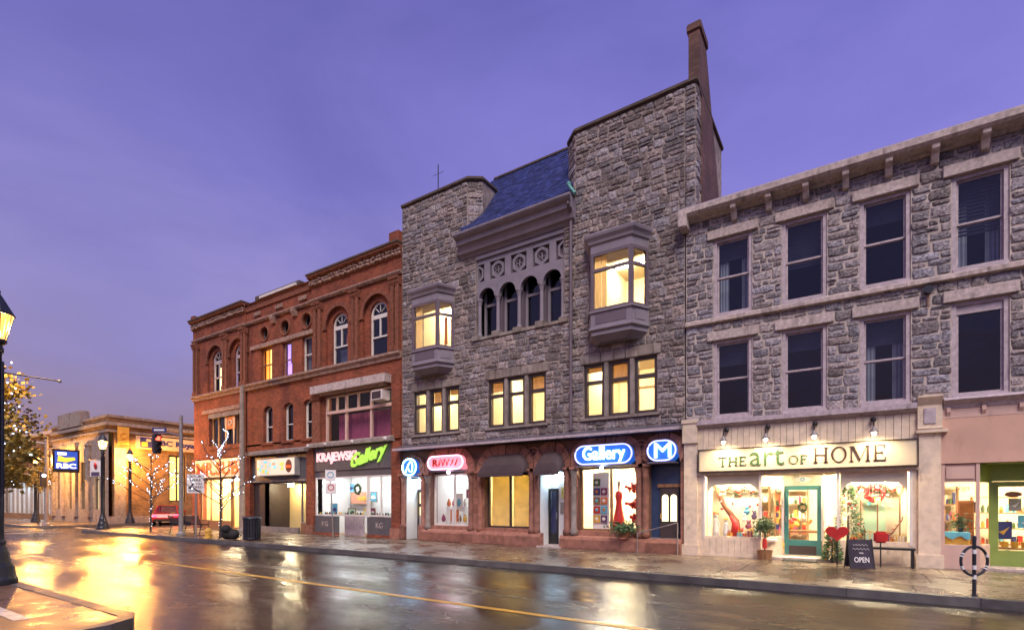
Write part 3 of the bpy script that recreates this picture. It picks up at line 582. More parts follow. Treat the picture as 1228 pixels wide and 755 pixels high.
# rounded inner surrounds of the two displays
for (x0, x1) in ((-3.55, -2.16), (-.24, 1.14)):
    m = MB(); poly_wall(m, x0, x1, .60, 2.30, .05, .06, notch=(x0+.02, x1-.02, 1.75, basket(x0+.02, x1-.02, 1.75, 2.06, .28))); m.build('display_surround', 'wall_cream', RB)
room(RB, -3.75, 1.3, .1, 4.2, -.005, 2.95, 'wall_cream', 'floor_wood', 'panel_warm', 3, .55)
box('display_shelf', 'paint_white', RB, -3.6, -1.75, .10, .95, .46, .52); box('display_shelf', 'paint_white', RB, -.55, 1.18, .10, .95, .46, .52)
box('display_backboard', 'wall_cream', RB, -3.6, -2.3, 1.0, 1.04, .52, 2.3); box('display_backboard', 'wall_cream', RB, -.1, 1.18, 1.0, 1.04, .52, 2.3)
box('display_panel', 'mint', RB, .28, .75, .97, .995, .55, 2.2)
for x in (-3.3, -2.75, -2.3, -.1, .3, .7, 1.1): MB().lathe(x, .25, [(.045, 2.25), (.05, 2.36)], 10).build('spot_lamp', 'spot_hot', RB)
# ---- stucco shopfront to the right
box('stucco_band', 'stucco', RB, 1.765, RX1, -.055, .25, 2.46, 3.52)
MB().prism([(-.20, 3.98), (-.24, 3.92), (-.12, 3.82), (-.08, 3.74), (.25, 3.74), (.25, 4.0)], 1.80, RX1, 'x').build('shop_cornice', 'paint_lilac', RB)
box('cornice_frieze', 'paint_pink', RB, 1.765, RX1, -.062, .25, 3.52, 3.74)
for i in range(8): MB().prism([(-.12, 3.76), (-.12, 3.66), (-.063, 3.56), (-.063, 3.76)], 1.86+.62*i, 1.93+.62*i, 'x').build('frieze_bracket', 'paint_pink', RB)
YX = [(1.80, .0), (2.42, .0), (2.76, .72), (4.1, .72), (4.45, 0), (8, 0)]
for (a, b) in ((0, 1), (1, 2), (3, 4), (4, 5)):
    A, B = YX[a], YX[b]
    slab_between(A, B, 0, .50, .06).build('bulkhead_panel', 'paint_pink', RB); dw = slab_between(A, B, .50, .56, .08).build('display_window', 'paint_pink', RB)
    pane_between(dw, A, B, .56, 2.02); slab_between(A, B, 2.02, 2.46, .06).build('head_panel', 'paint_pink' if a in (0, 4) else 'paint_green', dw)
    if a == 0: box('raised_panel', 'paint_pink', dw, 1.86, 2.36, -.03, 0, 2.10, 2.38)
for (x, y) in YX[:5]: box('window_post', 'paint_pink' if y == 0 else 'paint_green', RB, x-.03, x+.035, y-.03, y+.05, 0, 2.46)
box('soffit', 'paint_green', RB, 1.8, 4.5, .0, .9, 2.44, 2.455)
box('transom_panel', 'paint_green', RB, 2.76, 4.1, .72, .78, 2.05, 2.44)
yd = MB().box(2.80, 2.90, .72, .77, .04, 2.04).box(3.52, 3.74, .72, .77, .04, 2.04).box(2.90, 3.52, .72, .77, 1.92, 2.04).box(2.90, 3.52, .72, .77, .04, .42).build('shop_door', 'paint_green', RB)
pane_between(yd, (2.90, .745), (3.52, .745), .42, 1.92); MB().tube([(3.55, .68, 1.0), (3.78, .66, 1.02)], .014).build('handle', 'paint_black', yd)
box('side_light', 'paint_green', RB, 3.75, 4.1, .72, .77, .0, 2.05); box('door_step', 'limestone', RB, 2.46, 4.4, .02, .9, -.01, .05)
room(RB, 1.82, 8.0, .1, 4.2, -.005, 2.9, 'wall_cream', 'floor_wood', 'panel_warm', 3, .6)
# ================================================================== MIDDLE: stone hall with towers, arcade and red sandstone ground floor
MBD = thing('stone_hall', 'tall dark stone building with two towers, blue slate roof and sandstone arches', 'building', (-10, 0, 0))
MX0, MX1 = -15.955, -4.17
TRI = [(-15.28, -12.86), (-11.45, -8.96), (-7.50, -5.02)]; TZ = (4.34, 6.13)
BAYS = [-14.13, -6.30]
ARC = (-12.02, -8.25, 7.83, 10.95)
wh = [(a, b)+TZ for a, b in TRI]+[(c-.92, c+.92, 7.62, 9.5) for c in BAYS]+[ARC]
mwall = wall_grid(MB(), MX0, MX1, 3.9, 11.6, wh, 0, .35).build('wall', 'mortar_dark', MBD)
# tower blocks over the eaves with canted inner corners
tL = [(MX0, 0), (-12.45, 0), (-11.95, .35), (-11.95, 3.6), (MX0, 3.6)]
tR = [(-8.30, .45), (-7.80, 0), (-3.86, 0), (-3.86, 3.6), (-8.30, 3.6)]
for poly in (tL, tR):
    MB().prism(poly, 11.6, 14.0, 'z').build('tower', 'mortar_dark', MBD)
    c = Vector((sum(p[0] for p in poly)/5, sum(p[1] for p in poly)/5))
    g = [(p[0]+(.07 if p[0] > c.x else -.03), p[1]+(.06 if p[1] > c.y else -.09)) for p in poly]
    MB().prism(g, 14.0, 14.14, 'z').build('parapet_cap', 'lead_cap', MBD, bevel=.03)
    g2 = [(p[0]+(-.10 if p[0] > c.x else .10), p[1]+(-.1 if p[1] > c.y else .10)) for p in poly]
    MB().prism(g2, 14.14, 14.24, 'z').build('parapet_cap', 'lead_cap', MBD, bevel=.03)
sh = [(a, b, TZ[0]-.09, TZ[1]) for a, b in TRI]+[(a-.12, b+.12, 6.13, 6.47) for a, b in TRI]+[(c-1.02, c+1.02, 6.75, 9.85) for c in BAYS]+[(ARC[0], ARC[1], 7.70, 10.95), (-12.45, -7.80, 10.95, 14.1)]
cs = cells(MX0, MX1, 3.95, 13.98, sh, [4.25, 6.13, 6.47, 6.75, 7.70, 9.85, 10.95], rh=.215, lr=(.18, .52), split=.28, seed=11)
c2 = cells(0, .61, 11.7, 13.98, [], [], rh=.24, seed=12); c3 = cells(0, .672, 11.7, 13.98, [], [], rh=.24, seed=13); c4 = cells(MX1, -3.86, 10.1, 13.98, [], [], rh=.26, seed=14)
c5 = cells(0, .55, 10.1, 13.98, [], [], rh=.27, lr=(.2, .6), seed=15)
lay_stones(mwall, [(cs, (0, 0), (1, 0)), (c2, (-12.45, 0), (.819, .574)), (c3, (-8.30, .45), (.743, -.669)), (c4, (0, 0), (1, 0)), (c5, (-3.86, 0), (0, 1))], 'stone_brown', 296, depth=.040, gap=.012, seed=8)
box('party_wall', 'mortar_dark', MBD, -4.16, -3.862, .003, 3.6, 9.7, 11.6)
# chimney and battered brick gable on the right flank
MB().prism([(.52, 10.0), (.52, 13.9), (.18, 13.95), (.18, 15.7), (1.05, 15.7), (2.95, 11.9), (3.6, 10.0)], -4.12, -3.80, 'x').build('chimney', 'brick_dark', MBD)
MB().box(-4.17, -3.75, .13, 1.13, 15.7, 15.95).build('chimney_cap', 'brick_dark', MBD, bevel=.03)
# slate roof between the towers: real courses of slates
ry0, rz0, ry1, rz1 = -.38, 11.72, 2.05, 15.15
MB().prism([(ry0+.05, rz0-.05), (ry1, rz1-.06), (ry1+2, rz1-1.5), (ry1+2, 11.3), (ry0+.05, 11.5)], -12.6, -7.83, 'x').build('roof', 'paint_black', MBD)
sl = MB(); n = 22; dv = Vector((0, ry1-ry0, rz1-rz0))/n; nv = Vector((0, -dv.z, dv.y)).normalized()
for j in range(n):
    x = -12.6-(.12 if j % 2 else 0)-R.uniform(0, .05)
    while x < -8.02:
        l = R.uniform(.20, .27); a = Vector((0, ry0, rz0))+dv*j; b = a+dv*1.25; t = nv*R.uniform(.016, .03); z = nv*.004
        x0, x1 = x+.004, x+l-.004; p = [Vector((q, 0, 0)) for q in (x0, x1)]
        sl.add([tuple(p[0]+a+t), tuple(p[1]+a+t+nv*R.uniform(-.004, .004)), tuple(p[1]+b+z), tuple(p[0]+b+z), tuple(p[0]+a-z), tuple(p[1]+a-z)], [(0, 1, 2, 3), (4, 5, 1, 0), (0, 3, 4), (1, 5, 2)]); x += l
rf = [o for o in MBD.children if o.name.startswith('roof')][0]
tag(sl.build('slates', 'slate', rf), kind='stuff')
box('ridge_cap', 'lead_cap', rf, -12.6, -7.83, ry1-.08, ry1+.1, rz1-.02, rz1+.05)
def flash(a, b, wd=.07):
    MB().tube([a, b], wd, 6).build('copper_flashing', 'copper_green', MBD)
flash((-12.42, -.05, 12.0), (-11.93, .42, 12.75), .05); flash((-11.93, .42, 12.75), (-11.9, .62, 13.05), .06)
flash((-7.90, -.30, 12.14), (-7.66, -.34, 11.78), .055); MB().blob((-7.92, -.28, 12.2), .085).build('copper_flashing', 'copper_green', MBD)
# eaves cornice
MB().prism([(-.56, 11.74), (-.58, 11.60), (-.50, 11.54), (-.44, 11.52), (-.40, 11.36), (-.30, 11.32), (-.24, 11.20), (-.20, 11.10), (-.10, 11.06), (-.04, 10.96), (.2, 10.96), (.2, 11.74)], -12.68, -7.78, 'x').build('eaves_cornice', 'paint_mauve', MBD)
MB().tube([(-12.70, -.56, 11.68), (-7.72, -.56, 11.68)], .065, 8).build('gutter', 'paint_mauve', MBD)
MB().tube([(-7.84, -.5, 11.66), (-7.84, -.5, 11.45), (-7.92, -.15, 11.2), (-7.92, -.12, 11.0), (-7.92, -.12, 4.0)], .055, 8).build('downpipe', 'paint_mauve_dark', MBD)
for z in (10.2, 8.6, 7.0, 5.3): box('pipe_clip', 'paint_mauve_dark', MBD, -8.0, -7.84, -.14, 0, z, z+.05)
# arcade
ax0, ax1 = ARC[0], ARC[1]; pit = (ax1-ax0)/4
ac = MB()
pts = []
for i in range(4): cx = ax0+pit*(i+.5); pts += [(cx-.36, 9.30)]+semi(cx, 9.30, .36, 12, .42)+[(cx+.36, 9.30)]
ac.prism([(ax0, 9.30)]+pts+[(ax1, 9.30), (ax1, 9.96), (ax0, 9.96)], .06, .22)
sq = []
for i in range(5):
    c = ax0+pit*i; a, b = max(ax0+.05, c-.34), min(ax1-.05, c+.34); sq.append((a, b))
xs = [ax0]+[v for s in sq for v in s]+[ax1]
for i in range(0, len(xs), 2): ac.box(xs[i], xs[i+1], .06, .22, 9.96, 10.62)
ac.box(ax0, ax1, .06, .22, 10.62, 10.95); ac.box(ax0, ax1, -.02, .06, 10.80, 10.93)
arc = ac.build('arcade', 'paint_mauve', MBD)
box('roundel_backing', 'paint_mauve_dark', arc, ax0, ax1, .20, .24, 9.9, 10.65)
for i in range(5):
    c = ax0+pit*i; zc = 10.29; m = MB()
    hexa = [(c+.31*math.cos(PI/6+PI/3*k), zc+.35*math.sin(PI/6+PI/3*k)) for k in range(6)]; hi = [(c+.235*math.cos(PI/6+PI/3*k), zc+.25*math.sin(PI/6+PI/3*k)) for k in range(6)]
    for k in range(6):
        poly = [hexa[k], hexa[(k+1) % 6], hi[(k+1) % 6], hi[k]]
        if i == 0: poly = [(max(p[0], ax0+.03), p[1]) for p in poly]
        if i == 4: poly = [(min(p[0], ax1-.03), p[1]) for p in poly]
        if i in (0, 4) and max(p[0] for p in poly)-min(p[0] for p in poly) < .01: continue
        m.prism(poly, .09, .2)
    if i in (1, 2, 3):
        m.torus((c, .12, zc), .22, .035, 'y', 20, 6)
        for k in range(4): m.torus((c+.085*math.cos(PI/4+PI/2*k), .15, zc+.085*math.sin(PI/4+PI/2*k)), .075, .018, 'y', 12, 5)
    m.build('roundel', 'paint_mauve', arc)
for i in range(4):
    cx = ax0+pit*(i+.5); MB().arch(cx, 9.30, .36, .43, .02, .08, n=14).build('arch_moulding', 'paint_mauve', arc)
for i in range(5):
    c = ax0+pit*i+(.09 if i == 0 else -.09 if i == 4 else 0)
    MB().lathe(c, .12, [(.10, 7.84), (.10, 7.95), (.075, 8.02), (.068, 9.05), (.075, 9.08), (.10, 9.2), (.125, 9.26), (.125, 9.31)], 12).build('column', 'paint_mauve', arc)
for i in range(4):
    a, b = ax0+pit*i+.1, ax0+pit*(i+1)-.1
    f = MB().box(a, a+.09, .40, .48, 7.84, 9.75).box(b-.09, b, .40, .48, 7.84, 9.75).box(a+.09, b-.09, .40, .48, 9.08, 9.18).box(a+.09, b-.09, .40, .48, 7.84, 7.93)
    wn = f.build('arcade_window', 'paint_mauve', MBD); pane_between(wn, (a+.09, .44), (b-.09, .44), 7.93, 9.08, 'glass_dark'); pane_between(wn, (a+.09, .44), (b-.09, .44), 9.18, 9.75, 'glass_dark')
    MB().box(b+.0, b+.2, .24, .5, 7.84, 9.3).build('mullion_board', 'paint_mauve_dark', MBD)
room(MBD, ax0, ax1, .6, 3.0, 7.7, 10.9, 'wall_unlit', 'wall_unlit')
for i in range(5):
    c = ax0+pit*i; box('sill_stone', 'limestone_dark', MBD, c-.17, c+.17, -.09, .3, 7.70, 7.84+(.10 if i % 2 else .06), bevel=.015)
    if i < 4: box('sill_stone', 'limestone_dark', MBD, c+.175, c+pit-.175, -.06, .38, 7.70, 7.82, bevel=.012)
# oriel bays
def oriel(cx, k):
    P = [(-1.02, 0), (-.675, -.60), (.675, -.60), (1.02, 0)]
    S = lambda g, dy=0: [(cx+x+(g if x > 0 else -g), (y-g if y < 0 else .02)+dy) for x, y in P]
    o = MB().loft([[(x, y, z) for x, y in S(g)] for g, z in ((-.24, 6.68), (-.10, 6.80), (-.02, 6.86), (-.02, 6.98), (.05, 7.02), (.05, 7.08), (0, 7.12), (0, 7.58))]).build('oriel', 'paint_mauve', MBD)
    MB().loft([[(x, y, z) for x, y in S(g)] for g, z in ((.05, 7.56), (.05, 7.62))]).build('oriel_sill', 'paint_mauve', o)
    MB().loft([[(x, y, z) for x, y in S(g)] for g, z in ((0, 9.46), (0, 9.70), (.05, 9.74), (.07, 9.82), (.14, 9.92), (.16, 10.0), (.13, 10.04), (-.3, 10.16))]).build('oriel_cornice', 'paint_mauve', o)
    fr = MB()
    for (a, b) in ((0, 1), (1, 2), (2, 3)):
        A, B = Vector((cx+P[a][0], P[a][1])), Vector((cx+P[b][0], P[b][1])); d = (B-A).normalized(); nrm = Vector((-d.y, d.x)); L = (B-A).length
        seg = lambda s0, s1, z0, z1, th=.09: fr.prism([(p.x, p.y) for p in (A+d*s0, A+d*s1, A+d*s1+nrm*th, A+d*s0+nrm*th)], z0, z1, 'z')
        seg(0, .10, 7.62, 9.46); seg(L-.10, L, 7.62, 9.46); seg(.1, L-.1, 9.36, 9.46); seg(.1, L-.1, 7.62, 7.70); seg(.1, L-.1, 8.86, 8.95)
        i0 = A+nrm*.04+d*.1; i1 = B+nrm*.04-d*.1
        pane_between(o, i0, i1, 7.70, 8.86); pane_between(o, i0, i1, 8.95, 9.36)
        # raised apron panel
        q0, q1 = A+d*.16-nrm*.012, B-d*.16-nrm*.012
        slab_between(q0, q1, 7.20, 7.50, .02).build('apron_panel', 'paint_mauve_dark' if b == 2 else 'paint_mauve', o)
    fr.build('oriel_frame', 'paint_mauve_dark', o)
    room(o, cx-.92, cx+.92, .36, 3.2, 7.3, 10.0, 'wall_cream', 'floor_wood', 'panel_hot', 2, .3)
    m = MB(); n = 9
    for sx in ((-.60, -.28), ) if k == 0 else ((-.60, -.38), (-.36, -.2)):
        for i in range(n):
            x = cx+sx[0]+(sx[1]-sx[0])*i/n; x2 = cx+sx[0]+(sx[1]-sx[0])*(i+1)/n; y = -.44+.02*(i % 2); y2 = -.44+.02*((i+1) % 2)
            m.add([(x, y, 7.64), (x2, y2, 7.64), (x2, y2, 9.42), (x, y, 9.42)], [(0, 1, 2, 3)])
    m.build('curtain', 'curtain', o)
    if k == 0: box('curtain', 'orange', o, cx+.70, cx+.85, -.2, -.19, 7.75, 8.85)
for k, c in enumerate(BAYS): oriel(c, k)
# triple mullioned windows
for k, (a, b) in enumerate(TRI):
    mw = .15; w3 = (b-a-2*mw)/3
    for i in range(3):
        p, q = a+i*(w3+mw), a+i*(w3+mw)+w3; y = .06
        f = MB().box(p+.004, p+.10, y, y+.14, 4.345, 6.126).box(q-.10, q-.004, y, y+.14, 4.345, 6.126).box(p+.1, q-.1, y, y+.14, 6.03, 6.126).box(p+.1, q-.1, y, y+.14, 4.345, 4.45).box(p+.1, q-.1, y-.01, y+.14, 5.47, 5.58)
        wn = f.build('window', 'paint_brown', MBD); pane_between(wn, (p+.1, y+.07), (q-.1, y+.07), 4.45, 5.47); pane_between(wn, (p+.1, y+.07), (q-.1, y+.07), 5.58, 6.03)
        if i < 2: box('stone_mullion', 'limestone_dark', MBD, q+.003, q+mw-.003, -.02, .3, 4.345, 6.13, bevel=.015)
    x = a-.12
    while x < b+.1:
        l = R.uniform(.34, .52); e = min(x+l, b+.12); e = b+.12 if b+.12-e < .2 else e
        box('lintel_stone', 'limestone_dark', MBD, x+.006, e-.006, -.05+R.uniform(-.02, .01), .1, 6.14, 6.46+R.uniform(-.03, .02), bevel=.015); x = e
    box('window_sill', 'limestone_dark', MBD, a-.1, b+.1, -.10, .3, 4.24, 4.338, bevel=.015)
    room(MBD, a-.3, b+.3, .36, 4.0, 3.98, 6.75, 'wall_cream', 'floor_wood', 'panel_hot', 2, .45)
    for i in range(3):       # roller blinds pulled to different heights
        p = a+i*(w3+mw)
        h_ = (.0, .55, .2, .35, .0, .5, .15, .6, 0)[k*3+i]
        if h_: box('roller_blind', 'curtain', MBD, p+.08, p+w3-.08, .24, .245, 6.05-h_, 6.06)
    MB().box(a+.3, a+.36, 3.93, 3.99, 4.0, 6.1).box(a+1.25, a+1.31, 3.93, 3.99, 4.0, 6.1).box(a+.36, a+1.25, 3.93, 3.99, 6.03, 6.1).build('door_frame', 'wood', MBD)
    if k == 2: box('picture', 'wood', MBD, b-.5, b-.1, 3.9, 3.95, 4.9, 5.5)
    if k == 1: box('cabinet', 'wood', MBD, -10.4, -10.1, 3.2, 3.6, 4.1, 5.0)
box('hook', 'galv', MBD, -4.62, -4.56, -.12, 0, 5.35, 5.38); MB().tube([(-4.75, -.14, 5.28), (-4.45, -.2, 5.5)], .02).build('sign_hook', 'galv', MBD)
# metal drip canopy over the ground floor
MB().prism([(-.50, 3.70), (-.52, 3.76), (-.05, 3.93), (.0, 3.93), (.0, 3.70)], -16.0, -4.20, 'x').build('drip_canopy', 'canopy_metal', MBD)
box('canopy_edge', 'paint_lilac', MBD, -16.0, -4.20, -.535, -.515, 3.69, 3.775)
# ground floor of red sandstone arches: (panel x0, x1, opening xl, xr, spring z, crown z, shoulder)
GF = [(-15.95, -14.62, -15.72, -14.85, 2.62, 3.15, .43), (-14.62, -12.0, -14.35, -12.35, 2.70, 3.36, .62), (-12.0, -9.42, -11.62, -9.62, 2.62, 3.30, .62),
      (-9.42, -7.98, -9.20, -8.20, 2.66, 3.30, .495), (-7.98, -5.48, -7.72, -5.66, 2.72, 3.38, .62), (-5.48, -4.20, -5.27, -4.30, 2.76, 3.32, .48)]
for (x0, x1, xl, xr, zs, zt, rc) in GF:
    ap = basket(xl, xr, zs, zt, rc, 6)
    ar = poly_wall(MB(), x0, x1, 0, 3.72, 0, .42, notch=(xl, xr, zs, ap)).build('arch_bay', 'sandstone_joint', MBD)
    path = [Vector((xl, zs))]+[Vector(p) for p in ap]+[Vector((xr, zs))]
    # resample the curve into voussoirs
    d = [0]
    for p, q in zip(path[:-1], path[1:]): d.append(d[-1]+(q-p).length)
    def at(s):
        for i in range(len(d)-1):
            if s <= d[i+1]+1e-6: return path[i].lerp(path[i+1], (s-d[i])/max(d[i+1]-d[i], 1e-6))
        return path[-1]
    nv_ = max(7, round(d[-1]/.27)); mid = Vector(((xl+xr)/2, zs-.15)); ptsv = [at(d[-1]*i/nv_) for i in range(nv_+1)]
    for i in range(nv_):
        a, b = ptsv[i], ptsv[i+1]
        def outp(p):
            q = p+(p-mid).normalized()*(.40+.0)
            if q.y > 3.69: q = p+(p-mid).normalized()*max(.05, (3.69-p.y)/max((p-mid).normalized().y, .2))
            q.x = min(max(q.x, x0+.01), x1-.01); return q
        oa, ob = outp(a), outp(b); c = (a+b+oa+ob)/4; sh_ = lambda p: (c.x+(p.x-c.x)*.92, c.y+(p.y-c.y)*.95)
        MB().prism([sh_(a), sh_(oa), sh_(ob), sh_(b)], -.05-R.uniform(0, .035), .02).build('voussoir', 'sandstone', ar)
for x_ in (-15.95, -14.85, -12.35, -9.62, -8.20, -5.66, -4.30):     # pier blocks
    nx = {-15.95: -15.72, -14.85: -14.35, -12.35: -11.62, -9.62: -9.20, -8.20: -7.72, -5.66: -5.27, -4.30: -4.20}[x_]; z_ = .02
    while z_ < 2.55:
        h_ = R.uniform(.28, .42); e_ = min(z_+h_, 2.6); MB().box(x_+.006, nx-.006, -.03-R.uniform(0, .02), .02, z_+.006, e_-.006).build('pier_block', 'sandstone', MBD); z_ = e_
# plinths, shafts
for (xa, xb, h) in ((-14.72, -9.05, .48), (-8.30, -4.24, .44)):
    pl = MB().box(xa, xb, -.26, .0, 0, h-.12).build('plinth', 'sandstone', MBD)
    MB().prism([(-.26, h-.12), (-.20, h-.04), (-.14, h), (.0, h), (.0, h-.12)], xa, xb, 'x').build('plinth_cap', 'sandstone', pl)
    x = xa
    while x < xb:
        e = min(x+R.uniform(.5, .9), xb); box('plinth_block', 'sandstone', pl, x+.008, e-.008, -.275+R.uniform(-.01, .012), -.2, .03, h-.14); x = e
for (xa, xb) in ((-15.95, -15.70), (-14.88, -14.60)): box('pier_base', 'sandstone', MBD, xa, xb, -.20, .0, 0, .62, bevel=.02)
for x in (-15.82, -14.70, -14.44, -12.22, -11.78, -9.50, -9.30, -8.10, -7.84, -5.57, -5.37):
    cl = MB().lathe(x, -.07, [(.135, .45), (.135, .60), (.10, .66), (.092, 2.34), (.11, 2.38), (.09, 2.42), (.15, 2.60), (.16, 2.66)], 12).build('shaft', 'sandstone' if x not in (-14.44, -7.84) else 'limestone_dark', MBD, smooth=True)
    box('abacus', 'sandstone', cl, x-.17, x+.17, -.25, .0, 2.66, 2.74)
# carved roundels in two spandrels
for x in (-9.42, -5.50):
    MB().torus((x, -.05, 3.26), .24, .035, 'y', 20, 6).build('carved_roundel', 'sandstone', MBD)
    m = MB()
    for k in range(7): m.blob((x+.12*math.cos(2*PI*k/7), -.03, 3.26+.12*math.sin(2*PI*k/7)), (.05, .04, .05))
    m.build('carved_leaves', 'sandstone', MBD)
# windows / entries of the ground floor
def shop_window(x0, x1, z0, z1, y=.22, fm='paint_white', mull=(), gm='glass_clear', parent=None):
    f = MB().box(x0, x0+.07, y, y+.08, z0, z1).box(x1-.07, x1, y, y+.08, z0, z1).box(x0+.07, x1-.07, y, y+.08, z1-.07, z1).box(x0+.07, x1-.07, y, y+.08, z0, z0+.07)
    for m_ in mull: f.box(m_-.035, m_+.035, y, y+.08, z0+.07, z1-.07)
    o = f.build('shop_window', fm, parent or MBD); e = [x0+.07]+[v for m_ in mull for v in (m_-.035, m_+.035)]+[x1-.07]
    for i in range(0, len(e), 2): pane_between(o, (e[i], y+.04), (e[i+1], y+.04), z0+.07, z1-.07, gm)
    return o
for (xl, xr, zb) in ((-14.35, -12.35, .62), (-11.62, -9.62, .60), (-7.72, -5.66, .60)): box('bulkhead', 'sandstone', MBD, xl, xr, .02, .38, 0, zb)
shop_window(-14.35, -12.35, .62, 2.70, mull=(-13.28,)); room(MBD, -14.5, -12.2, .43, 3.2, 0, 2.95, 'wall_white', 'floor_wood', 'tube_white', 2, .5)
shop_window(-11.62, -9.62, .60, 2.62, fm='paint_brown', mull=(-10.6,)); room(MBD, -11.85, -9.45, .43, 2.6, 0, 2.9, 'wall_cream', 'floor_wood', 'panel_yellow', 2, .5)
for (a, b) in ((-11.5, -10.68), (-10.52, -9.72)): box('window_paper', 'kraft_paper', MBD, a, b, .34, .345, .66, 2.56)
shop_window(-7.72, -5.66, .60, 2.72, fm='wood', mull=(-6.62,)); room(MBD, -7.9, -5.5, .43, 3.2, 0, 2.95, 'wall_cream', 'floor_wood', 'panel_warm', 2, .6)
# tympana behind signs
for (xl, xr, zs, zt) in ((-15.72, -14.85, 2.55, 3.15), (-14.35, -12.35, 2.70, 3.36), (-11.62, -9.62, 2.62, 3.3), (-9.2, -8.2, 2.62, 3.3), (-7.72, -5.66, 2.72, 3.38), (-5.27, -4.30, 2.70, 3.32)): box('tympanum', 'paint_brown', MBD, xl, xr, .24, .40, zs, zt+.05)
# entry recess lit blue-white, dark glazed door
room(MBD, -15.72, -14.85, .43, .72, 0, 2.55, 'wall_white', 'slab', 'tube_cool', 1, .25)
box('lit_jamb_lining', 'wall_white', MBD, -15.718, -15.70, .01, .425, 0, 2.55)  # added lining, white so the jamb looks lit by the entry
d1 = MB().box(-15.66, -15.60, .60, .66, .02, 2.1).box(-15.14, -15.08, .60, .66, .02, 2.1).box(-15.60, -15.14, .60, .66, 1.98, 2.1).box(-15.60, -15.14, .60, .66, .02, .5).box(-15.60, -15.14, .60, .66, 1.36, 1.5).build('entry_door', 'paint_brown', MBD); pane_between(d1, (-15.60, .63), (-15.14, .63), .5, 1.36); pane_between(d1, (-15.60, .63), (-15.14, .63), 1.5, 1.98)
box('door_blind', 'glow_pale', d1, -15.58, -15.16, .68, .69, 1.0, 1.98)
room(MBD, -9.2, -8.2, .43, .80, 0, 2.62, 'wall_white', 'slab', 'tube_cool', 1, .30)
box('lit_jamb_lining', 'wall_white', MBD, -9.198, -9.18, .01, .425, 0, 2.6)  # lining added to make the sandstone jamb look white-lit
d2 = MB().box(-9.19, -9.13, .60, .67, .02, 2.05).box(-8.86, -8.80, .60, .67, .02, 2.05).box(-9.13, -8.86, .60, .67, 1.95, 2.05).box(-9.13, -8.86, .62, .67, .02, .45).build('entry_door', 'paint_black', MBD); pane_between(d2, (-9.13, .64), (-8.86, .64), .45, 1.95, 'glass_dark')
box('door_curtain', 'navy', d2, -9.13, -8.86, .70, .71, .4, 1.95)
MB().tube([(-8.83, .56, .95), (-8.83, .56, 1.2)], .015).build('handle', 'galv', d2)
box('entry_panel', 'wall_white', MBD, -8.78, -8.21, .62, .68, 0, 2.5)
box('intercom_panel', 'galv', MBD, -8.70, -8.55, .59, .62, 1.15, 1.55); box('notice', 'yellow_p', MBD, -8.68, -8.52, .60, .62, 1.7, 2.1); box('entry_step', 'limestone', MBD, -9.18, -8.22, -.28, .79, -.01, .05)
# blue door of the last arch
box('door_surround', 'paint_blue', MBD, -5.27, -4.30, .24, .30, 0, 2.70)
d3 = MB().box(-4.98, -4.40, .18, .235, .45, 2.02).build('shop_door', 'paint_brown', MBD)
for (a, b) in ((-4.92, -4.72), (-4.66, -4.46)):
    lt = poly_wall(MB(), a-.03, b+.03, .95, 1.98, .165, .18, notch=(a, b, 1.70, semi((a+b)/2, 1.70, (b-a)/2, 8))).build('door_light', 'paint_brown', d3)
    MB().prism([(a+.002, .97), (b-.002, .97), (b-.002, 1.70)]+semi((a+b)/2, 1.70, (b-a)/2-.004, 8)[::-1]+[(a+.002, 1.70)], .172, .176).build('pane', 'glow_pale', d3)
MB().tube([(-4.95, .13, 1.05), (-4.95, .13, 1.2)], .014).build('handle', 'gold', d3)
box('door_head', 'wood', d3, -5.05, -4.33, .15, .24, 2.02, 2.12)
for i in range(3): box('door_step', 'limestone_dark', MBD, -5.27, -4.32, -.25+.14*i, .24, .15*i-.005, .15*(i+1))
MB().tube([(-5.5, -.42, .60), (-4.28, -.42, .95)], .018).build('handrail', 'galv', MBD); MB().tube([(-5.5, -.42, .0), (-5.5, -.42, .6)], .018).build('handrail', 'galv', MBD); MB().tube([(-4.28, -.42, .0), (-4.28, -.42, .95)], .018).build('handrail', 'galv', MBD)
# body behind
for nme, q in (('rear_wall', [(-15.9, 13, 0), (-4.17, 13, 0), (-4.17, 13, 11.5), (-15.9, 13, 11.5)]), ('flat_roof', [(-15.9, 3.6, 11.55), (-4.17, 3.6, 11.55), (-4.17, 13, 11.5), (-15.9, 13, 11.5)]), ('side_wall', [(MX0+.002, 0.05, 0), (MX0+.002, 13, 0), (MX0+.002, 13, 11.5), (MX0+.002, .05, 11.6)]), ('side_wall', [(-4.165, 3.6, 10), (-4.165, 13, 10), (-4.165, 13, 11.5), (-4.165, 3.6, 11.55)])):
    MB().add(q, [(0, 1, 2, 3)]).build(nme, 'brick_dark', MBD)
MB().tube([(-15.0, 1.2, 14.2), (-15.0, 1.2, 16.2)], .022).tube([(-15.3, 1.2, 15.8), (-14.7, 1.2, 15.8)], .008).build('antenna', 'iron', MBD)
# ================================================================== LEFT: red brick commercial block
BB = thing('brick_building', 'long red brick building with arched upper windows, round windows and three shopfronts', 'building', (-25, 0, 0))
BX = (-33.72, -28.0, -22.05, -15.96)
